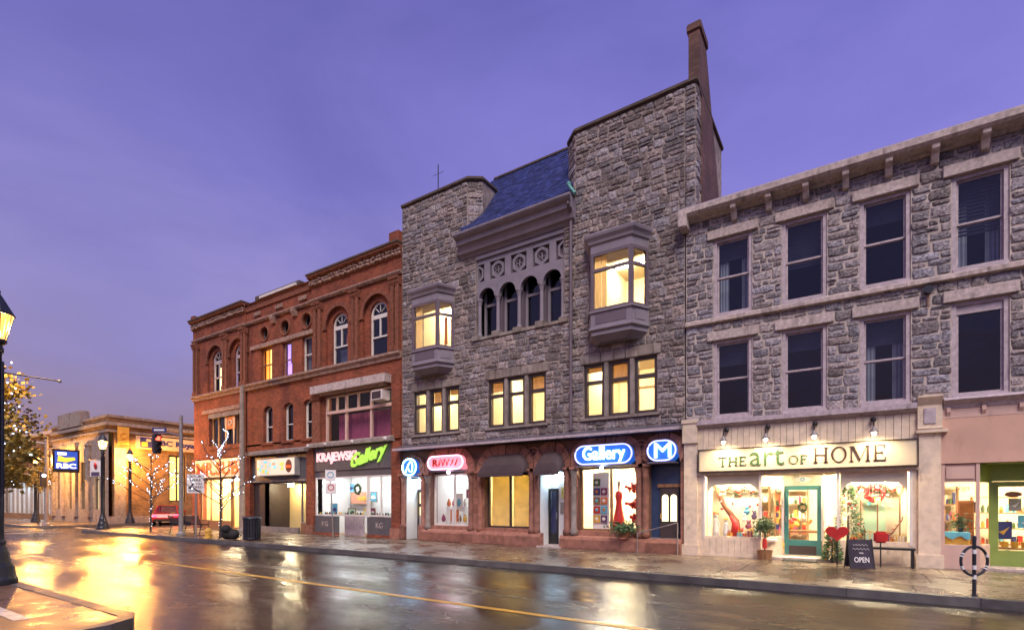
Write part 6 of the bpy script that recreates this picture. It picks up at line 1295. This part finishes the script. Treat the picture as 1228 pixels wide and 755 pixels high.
for r_ in range(5):
    for c_ in range(2): 
        cc = ['gold', 'purple', 'red', 'skyblue', 'wood', 'orange', 'navy', 'magenta', 'leaf_green', 'gold'][r_*2+c_]; z = .25+.31*r_
        if r_ == 4 and c_: continue
        p = MB().box(-.24+.26*c_, -.02+.26*c_, -.05, 0, z, z+.24).build('picture', cc, sf, local=True); MB().blob((-.13+.26*c_, -.05, z+.12), (.06, .015, .06)).build('picture_motif', R.choice(['gold', 'white', 'orange', 'skyblue']), p, local=True)
pc = thing('potted_plant', 'low green bush on the plinth below the Gallery window', 'plant', (-5.95, -.30, .44)); MB().lathe(0, 0, [(.12, -.0), (.16, .16), (.17, .18)], 12).build('pot', 'terracotta', pc, local=True)
def tuft(parent, n, rx, rz, zc, m, leaf=.10, seed=1):
    q = random.Random(seed); L = MB()
    for i in range(n):
        p = Vector((q.gauss(0, rx*.5), q.gauss(0, rx*.4), zc+q.gauss(0, rz*.45))); u = Vector((q.uniform(-1, 1), q.uniform(-1, 1), q.uniform(-.4, 1))).normalized()*leaf*q.uniform(.6, 1.2); w2 = u.orthogonal().normalized()*leaf*.25
        L.add([tuple(p), tuple(p+u*.5+w2), tuple(p+u), tuple(p+u*.5-w2)], [(0, 1, 2, 3)])
    tag(L.build('foliage', m, parent, local=True), kind='stuff')
tuft(pc, 420, .42, .2, .28, 'leaf_green', .12, 2)
tp = thing('potted_plant', 'small round topiary in a wooden tub beside the shop door', 'plant', (-1.98, -.24, 0)); MB().lathe(0, 0, [(.17, 0), (.20, .24), (.21, .25), (.19, .25), (.18, .2)], 14).build('tub', 'wood', tp, local=True); MB().tube([(0, 0, .2), (.01, 0, .75)], .02, 6).build('stem', 'bark', tp, local=True); tuft(tp, 480, .22, .24, .90, 'leaf_green', .09, 3); MB().lathe(0, 0, [(.06, .30), (.055, .55), (.02, .58)], 8).build('ribbon', 'red', tp, local=True)
def xmas(loc, h, label, bare=False, m='leaf_green'):
    t = thing('christmas_tree', label, 'christmas tree', loc); q = random.Random(int(h*99)); L = MB(); O = MB()
    for i in range(900):
        z = h*(q.random()**1.3); r = (1-z/h)*h*.24*q.uniform(.3, 1.05)+.02; a = q.uniform(0, 2*PI); p = Vector((r*math.cos(a), r*math.sin(a), z+.08)); u = Vector((math.cos(a), math.sin(a), q.uniform(-.5, .3)))*.09; w2 = u.orthogonal().normalized()*.022
        L.add([tuple(p), tuple(p+u*.5+w2), tuple(p+u), tuple(p+u*.5-w2)], [(0, 1, 2, 3)])
    tag(L.build('foliage', m, t, local=True), kind='stuff'); MB().tube([(0, 0, 0), (0, 0, h)], [.03, .005], 6).build('trunk', 'bark', t, local=True)
    for i in range(34):
        z = h*q.uniform(.08, .95); r = (1-z/h)*h*.25+.02; a = q.uniform(0, 2*PI); MB().blob((r*math.cos(a), r*math.sin(a), z), .028, 6, 4, 0).build('bauble', q.choice(['red', 'gold', 'white', 'cream_doll']), t, local=True)
xmas((-.08, .42, .52), 1.55, 'decorated christmas tree in the right display beside the door'); xmas((-.42, -.05, .0), .85, 'small evergreen at the foot of the display right of the door')
for k, (x, lab) in enumerate(((.20, 'toy lantern post left of the red wreath'), (.56, 'toy lantern post below the red wreath'), (1.02, 'toy lantern post at the right end of the display'))):
    t = thing('lantern_post', lab, 'ornament', (x, .55, .52), group='toy lantern posts in the right display'); hh = (1.10, 1.0, 1.25)[k]
    MB().tube([(0, 0, 0), (0, 0, hh)], .018, 6).build('post', 'wood', t, local=True); MB().lathe(0, 0, [(.04, hh), (.075, hh+.16)], 6).build('lamp', 'glow_yellow', t, local=True); MB().lathe(0, 0, [(.095, hh+.16), (.02, hh+.25)], 6).build('roof', 'red', t, local=True); MB().lathe(0, 0, [(.08, 0), (.08, .03)], 10).build('base', 'wood', t, local=True)
pk = thing('gift_stack', 'small stack of wrapped gifts and houses in the right display', 'gifts', (.45, .4, .52))
for (x, z, w_, h_, m_) in ((-.2, 0, .16, .14, 'wood'), (.0, 0, .2, .10, 'red'), (.2, 0, .14, .2, 'gold'), (-.02, .10, .13, .1, 'white')): MB().box(x-w_/2, x+w_/2, -w_/2, w_/2, z, z+h_).build('gift', m_, pk, local=True, bevel=.006)
MB().prism([(-.32, .0), (-.05, 0), (-.19, .45)], .10, .2).build('model_roof', 'terracotta', pk, local=True)
sk = thing('sled', 'small wooden sled leaning in the right display', 'sled', (.85, .35, .52))
for s in (-.06, .06): MB().tube([(-.2, s, .02), (.0, s, .25), (.2, s, .58), (.22, s, .68)], .012, 5).build('runner', 'wood', sk, local=True)
for i in range(5): MB().box(-.12+.07*i-.03, -.12+.07*i+.03, -.09, .09, .15+.1*i, .165+.1*i).build('slat', 'red', sk, local=True)
def doll(loc, label, hair, coat, s=1.0):
    t = thing('doll', label, 'doll', loc, group='dolls in the left display')
    MB().lathe(0, 0, [(.10*s, 0), (.09*s, .2*s), (.05*s, .42*s), (.06*s, .48*s), (.03*s, .52*s)], 12).build('coat', coat, t, local=True, smooth=True); hd = MB().blob((0, 0, .60*s), (.065*s, .065*s, .075*s), 10, 7, 0).build('head', 'cream_doll', t, local=True, smooth=True)
    MB().blob((0, .015*s, .635*s), (.085*s, .08*s, .065*s), 10, 6, .15).build('hair', hair, t, local=True)
    for k in (-1, 1): MB().tube([(k*.05*s, 0, .46*s), (k*.10*s, -.02*s, .34*s), (k*.10*s, -.04*s, .24*s)], [.022*s, .018*s, .014*s], 6).build('arm', coat, t, local=True); MB().blob((k*.024*s, -.06*s, .61*s), .008*s, 5, 4, 0).build('eye', 'paint_black', hd, local=True)
doll((-3.38, .38, .52), 'larger doll with red hair at the left of the display', 'orange', 'cream_doll', 1.1); doll((-3.10, .45, .52), 'smaller pale doll beside the red-haired one', 'gold', 'white', .85)
sw = thing('fabric_swag', 'brown and red cloth swag draped across the left display', 'cloth', (-3.0, .6, .6))
MB().tube([(-3.42, .55, 2.05), (-3.30, .5, 1.75), (-3.15, .5, 1.42), (-2.98, .5, 1.20), (-2.85, .5, 1.0), (-2.80, .5, .62)], [.05, .07, .06, .08, .10, .12], 8).build('cloth', 'terracotta', sw, smooth=True); MB().tube([(-2.98, .46, 1.15), (-2.84, .42, .95), (-2.86, .40, .56)], [.05, .10, .12], 8).build('sash', 'red', sw, smooth=True)
q = random.Random(21)
tb = [('red', 'red felt'), ('white', 'white felt'), ('skyblue', 'blue felt'), ('magenta', 'pink felt'), ('gold', 'yellow felt'), ('purple', 'purple felt'), ('mint', 'mint felt'), ('orange', 'orange felt')]
for k, (m_, n_) in enumerate(tb):
    t = thing('soft_toy', n_+' ornament among the soft toys in the left display', 'ornament', (-2.66+.065*k, .30+.05*(k % 3), .52), group='soft toys in the left display')
    z = (.12, .55, .75, .35, .15, .62, .10, .32)[k]
    MB().tube([(0, 0, 0), (0, 0, z)], .008, 4).build('stand', 'white', t, local=True); MB().blob((0, 0, z), .085, 8, 6, .2).build('body', m_, t, local=True); MB().blob((.01, -.02, z+.11), .055, 8, 6, .1).build('head', m_, t, local=True)
    for s in (-1, 1): MB().blob((s*.04, 0, z+.16), .022, 6, 4, 0).build('ear', m_, t, local=True)
hs = thing('hanging_samples', 'narrow strip of small coloured cards left of the teal door', 'display cards', (-1.75, .5, .6))
for i in range(7): MB().box(-1.80, -1.72, .60, .62, .62+.17*i, .76+.17*i).build('card', ['wood', 'navy', 'gold', 'purple', 'red', 'leaf_green', 'orange'][i], hs)
tbm = thing('display_table', 'table of yellow and orange goods seen through the teal door', 'display table', (-1.15, 1.9, 0)); MB().box(-.5, .5, -.3, .3, .66, .72).build('top', 'wood', tbm, local=True)
for x in (-.45, .45):
    for y in (-.25, .25): MB().box(x-.03, x+.03, y-.03, y+.03, 0, .66).build('leg', 'wood', tbm, local=True)
for i in range(16): MB().blob((q.uniform(-.42, .42), q.uniform(-.2, .2), .80+q.uniform(0, .25)), q.uniform(.05, .10), 7, 5, .2).build('fruit', q.choice(['gold', 'orange', 'leaf_green', 'red', 'gold']), tbm, local=True)
# yoga shop goods
cn = thing('sales_counter', 'yellow counter with a turquoise cloth in the yoga shop window', 'counter', (2.05, .75, 0)); MB().box(-.26, .32, -.2, .2, 0, .78).build('counter_body', 'gold', cn, local=True); MB().box(-.28, .34, -.23, .22, .78, .82).build('counter_top', 'gold', cn, local=True)
MB().loft([[(-.24+.08*i, -.24-.01*(i % 2), .70+.05*math.sin(i*1.7)) for i in range(8)], [(-.24+.08*i, -.235, .83) for i in range(8)], [(-.24+.08*i, .1, .83) for i in range(8)]], close=False, cap=False).build('cloth', 'skyblue', cn, local=True)
pp = thing('potted_plant', 'dark leafy pot plant on the yellow counter', 'plant', (2.22, .75, .83)); MB().lathe(0, 0, [(.05, 0), (.07, .1)], 10).build('pot', 'paint_black', pp, local=True); tuft(pp, 160, .14, .2, .22, 'leaf_green', .10, 7)
cb = thing('cabinet', 'tall dark red cabinet behind the yoga shop window', 'cabinet', (2.5, 2.2, 0)); MB().box(-.16, .16, -.2, .2, 0, 1.6).build('body', 'sandstone', cb, local=True); 
for i in range(4): MB().box(-.13, .13, -.23, -.2, .1+.37*i, .42+.37*i).build('drawer', 'terracotta', cb, local=True)
pst = [(-.0, 'navy', 'blue poster low on the yoga shop door', 3.02, .68, .30, .42), (0, 'sign_plate', 'pale framed notice high behind the yoga shop door', 3.22, 1.35, .22, .30), (0, 'skyblue', 'blue shelf display behind the yoga shop door', 3.40, .95, .26, .3)]
for (_, m_, lab, x, z, w_, h_) in pst:
    t = thing('poster', lab, 'poster', (x, .9, z)); MB().box(-w_/2, w_/2, 0, .02, 0, h_).build('sheet', m_, t, local=True); MB().prism([(-w_*.3, h_*.4), (0, h_*.25), (w_*.35, h_*.7), (0, h_*.5)], -.012, -.002).build('print', 'gold' if m_ == 'navy' else 'white', t, local=True)
sg2 = thing('door_plaque', 'brown oval plaque on the yoga shop door glass', 'sign', (3.15, .70, 1.74)); MB().blob((0, 0, 0), (.15, .02, .07), 14, 6, .04).build('plate', 'wood', sg2, local=True)
bsk = thing('basket_shelf', 'low shelf of brown baskets behind the yoga shop door', 'shelf', (3.2, 1.3, 0)); MB().box(-.35, .35, -.15, .15, .42, .46).build('shelf', 'wood', bsk, local=True); MB().box(-.35, .35, -.15, .15, .0, .05).build('shelf', 'wood', bsk, local=True)
for i in range(4): MB().lathe(-.27+.18*i, 0, [(.06, .46), (.085, .60), (.075, .60), (.05, .5)], 10).build('basket', 'gold', bsk, local=True)
# red shop and brick gallery pictures
for k, (x, z, w_, h_, m_, y) in enumerate(((-14.0, 1.2, .35, .7, 'white', 1.4), (-13.75, .75, .45, .5, 'orange', .8), (-12.85, 1.05, .55, 1.3, 'orange', 2.2), (-12.75, .7, .5, .6, 'paint_brown', 1.4), (-13.7, 1.75, .4, .35, 'magenta', 1.8))):
    t = thing('hanging_picture', ['white narrow', 'square orange', 'tall orange', 'low dark', 'small pink'][k]+' picture in the window below the red neon sign', 'picture', (x, y, z)); MB().box(-w_/2, w_/2, 0, .03, 0, h_).build('canvas', m_, t, local=True)
    fr = MB().box(-w_/2-.03, -w_/2, -.01, .03, -.03, h_+.03).box(w_/2, w_/2+.03, -.01, .03, -.03, h_+.03).box(-w_/2, w_/2, -.01, .03, h_, h_+.03).box(-w_/2, w_/2, -.01, .03, -.03, 0); fr.build('picture_frame', 'white', t, local=True)
    MB().blob((0, -.005, h_*.5), (w_*.3, .012, h_*.25), 10, 6, .2).build('painted_motif', ['skyblue', 'red', 'paint_brown', 'red', 'white'][k], t, local=True)
names = ['top left pale', 'long coral', 'lower left blue-grey', 'centre pale blue', 'right tall cream', 'low green', 'low yellow', 'low pink', 'far right pale']
spec = [(-21.9, 2.1, .8, .4, 'skyblue', 2.1), (-20.9, 1.5, 1.5, .55, 'coral_p', 2.0), (-21.2, .98, .5, .5, 'skyblue', .6), (-19.6, 1.6, .6, .45, 'skyblue', 1.6), (-18.1, 1.2, .7, 1.3, 'yellow_p', 2.0), (-19.9, .95, .5, .3, 'mint', .6), (-19.0, .95, .4, .35, 'yellow_p', .7), (-18.5, .96, .35, .3, 'magenta', .6), (-16.95, 1.2, .45, 1.0, 'sign_cream', 2.5)]
for k, (x, z, w_, h_, m_, y) in enumerate(spec):
    t = thing('gallery_painting', names[k]+' painting in the brick gallery window', 'painting', (x, y, z)); MB().box(-w_/2, w_/2, 0, .03, 0, h_).build('canvas', m_, t, local=True)
    fr = MB().box(-w_/2-.03, -w_/2, -.01, .03, -.03, h_+.03).box(w_/2, w_/2+.03, -.01, .03, -.03, h_+.03).box(-w_/2, w_/2, -.01, .03, h_, h_+.03).box(-w_/2, w_/2, -.01, .03, -.03, 0); fr.build('picture_frame', 'wood' if k % 2 else 'white', t, local=True)
    MB().blob((w_*.1, -.005, h_*.45), (w_*.28, .012, h_*.22), 9, 6, .25).build('painted_motif', R.choice(['leaf_green', 'gold', 'navy', 'white']), t, local=True)
ob = thing('ornament_row', 'row of small dark ornaments along the gallery window sill', 'ornaments', (-19.5, .15, .99))
for i in range(30): x = -21.6+i*.165; MB().blob((x, .14+R.uniform(-.03, .05), 1.03), (.05, .04, R.uniform(.04, .08)), 7, 5, .2).build('ornament', R.choice(['leaf_green', 'paint_black', 'gold', 'wood', 'mint']), ob)

# hanging ornaments in both displays
for (x0, x1, lab, sd_) in ((-3.5, -2.25, 'white stars and baubles hanging on threads in the left display', 31), (-.15, 1.1, 'white and red baubles hanging on threads in the right display', 32)):
    t = thing('hanging_ornaments', lab, 'ornaments', ((x0+x1)/2, .3, 2.3)); q = random.Random(sd_)
    for i in range(22):
        x, y, z = q.uniform(x0, x1), q.uniform(.15, .85), q.uniform(1.25, 2.15)
        b_ = MB().blob((x, y, z), q.uniform(.02, .045), 7, 5, .1).build('bauble', q.choice(['white', 'white', 'cream_doll', 'red', 'skyblue']), t); MB().tube([(x, y, z), (x, y, 2.30)], .002, 3).build('thread', 'white', b_)
# stocked shelves at the back of the shops
def shelf_unit(x0, x1, y, z0, z1, label, sd_, rows=4, items=7, pal=('red', 'gold', 'orange', 'white', 'leaf_green', 'navy', 'magenta', 'skyblue')):
    t = thing('shelf_unit', label, 'shelves', ((x0+x1)/2, y, z0)); q = random.Random(sd_)
    for s in (x0, x1-.03): box('side', 'wood', t, s, s+.03, y-.28, y, z0, z1)
    for r_ in range(rows+1):
        z = z0+(z1-z0-.03)*r_/rows; box('shelf', 'wood', t, x0+.03, x1-.03, y-.28, y, z, z+.025)
        if r_ < rows:
            for i in range(items):
                x = x0+.06+(x1-x0-.12)*(i+.5)/items; h = (z1-z0)/rows*q.uniform(.3, .75); w_ = (x1-x0)/items*.32
                (MB().lathe(x, y-.14, [(w_*.8, z+.026), (w_, z+h*.6), (w_*.4, z+h)], 9) if q.random() < .5 else MB().box(x-w_, x+w_, y-.2, y-.06, z+.026, z+h)).build('ware', q.choice(pal), t)
shelf_unit(-3.55, -2.35, 4.1, 0, 2.1, 'shelves of colourful goods at the back left of the home shop', 41)
shelf_unit(-2.2, -1.2, 4.1, 0, 2.0, 'shelves of colourful goods seen behind the teal door', 42)
shelf_unit(1.95, 2.6, 4.1, 0, 2.0, 'shelves of goods at the back left of the yoga shop', 43)
shelf_unit(2.75, 4.1, 3.2, 0, 1.7, 'shelves of books and jars behind the yoga shop door', 44, 4, 10)

q = random.Random(77)
for k in range(9):       # more stock in the window below the red neon sign
    x = -14.15+.19*k; t = thing('shop_ornament', ['pink', 'orange', 'white', 'red', 'brown', 'cream', 'yellow', 'dark', 'blue'][k]+' ornament on a stand in the window below the red neon sign', 'ornament', (x-.15, .75+.12*(k % 3), 0), group='ornaments below the red neon sign'); h = .75+.32*((k*2) % 4)
    MB().box(-.07, .07, -.07, .07, 0, h).build('stand', 'wall_white', t, local=True); MB().lathe(0, 0, [(.05, h), (.09, h+.08), (.07, h+.2), (.03, h+.26), (.05, h+.3)], 10).build('vase', ['magenta', 'orange', 'white', 'red', 'wood', 'cream_doll', 'gold', 'paint_brown', 'skyblue'][k], t, local=True)

# garlands along the display heads and a crowd of small wrapped goods on the display shelves
for (x0, x1, lab, sd_) in ((-3.5, -2.2, 'green garland with red berries along the top of the left display', 51), (-.2, 1.1, 'green garland with red berries along the top of the right display', 52)):
    t = thing('garland', lab, 'garland', ((x0+x1)/2, .9, 2.0)); q = random.Random(sd_); L_ = MB(); B_ = MB(); n = 260
    for i in range(n):
        u_ = i/n; x = x0+(x1-x0)*u_; z = 2.0-.16*abs(math.sin(u_*PI*3)); p = Vector((x+q.gauss(0, .03), .88+q.gauss(0, .03), z+q.gauss(0, .03))); d_ = Vector((q.uniform(-1, 1), q.uniform(-1, .2), q.uniform(-1, .6))).normalized()*.08; w2 = d_.orthogonal().normalized()*.022
        L_.add([tuple(p), tuple(p+d_*.5+w2), tuple(p+d_), tuple(p+d_*.5-w2)], [(0, 1, 2, 3)])
        if i % 7 == 0: B_.blob((x, .83, z+q.uniform(-.05, .05)), .024, 6, 4, 0)
    tag(L_.build('leaves', 'leaf_green', t), kind='stuff'); B_.build('berries', 'red', t)
cols = [('red', 'red'), ('gold', 'gold'), ('white', 'white'), ('leaf_green', 'dark green'), ('skyblue', 'pale blue'), ('orange', 'orange'), ('magenta', 'plum'), ('navy', 'navy'), ('mint', 'mint'), ('cream_doll', 'cream')]
for (x0, x1, side_, sd_) in ((-3.0, -2.1, 'left', 61), (-.02, 1.12, 'right', 62)):
    q = random.Random(sd_); order = cols[:]; q.shuffle(order)
    for i, (m_, n_) in enumerate(order):
        x = x0+(x1-x0)*(i+.5)/len(order); y = .22+.22*(i % 3); w_ = q.uniform(.05, .075); h_ = q.uniform(.10, .26)
        t = thing('wrapped_gift', n_+' wrapped gift with a ribbon on the shelf of the '+side_+' display', 'gift', (x, y, .52), q.uniform(-.5, .5), group='wrapped gifts in the '+side_+' display')
        MB().box(-w_, w_, -w_, w_, 0, h_).build('box', m_, t, local=True, bevel=.005); r_ = 'gold' if m_ != 'gold' else 'red'
        MB().box(-.012, .012, -w_-.003, w_+.003, 0, h_+.003).box(-w_-.003, w_+.003, -.012, .012, 0, h_+.004).build('ribbon', r_, t, local=True)
        MB().torus((.025, 0, h_+.03), .028, .008, 'y', 10, 5).torus((-.025, 0, h_+.03), .028, .008, 'y', 10, 5).build('bow', r_, t, local=True)
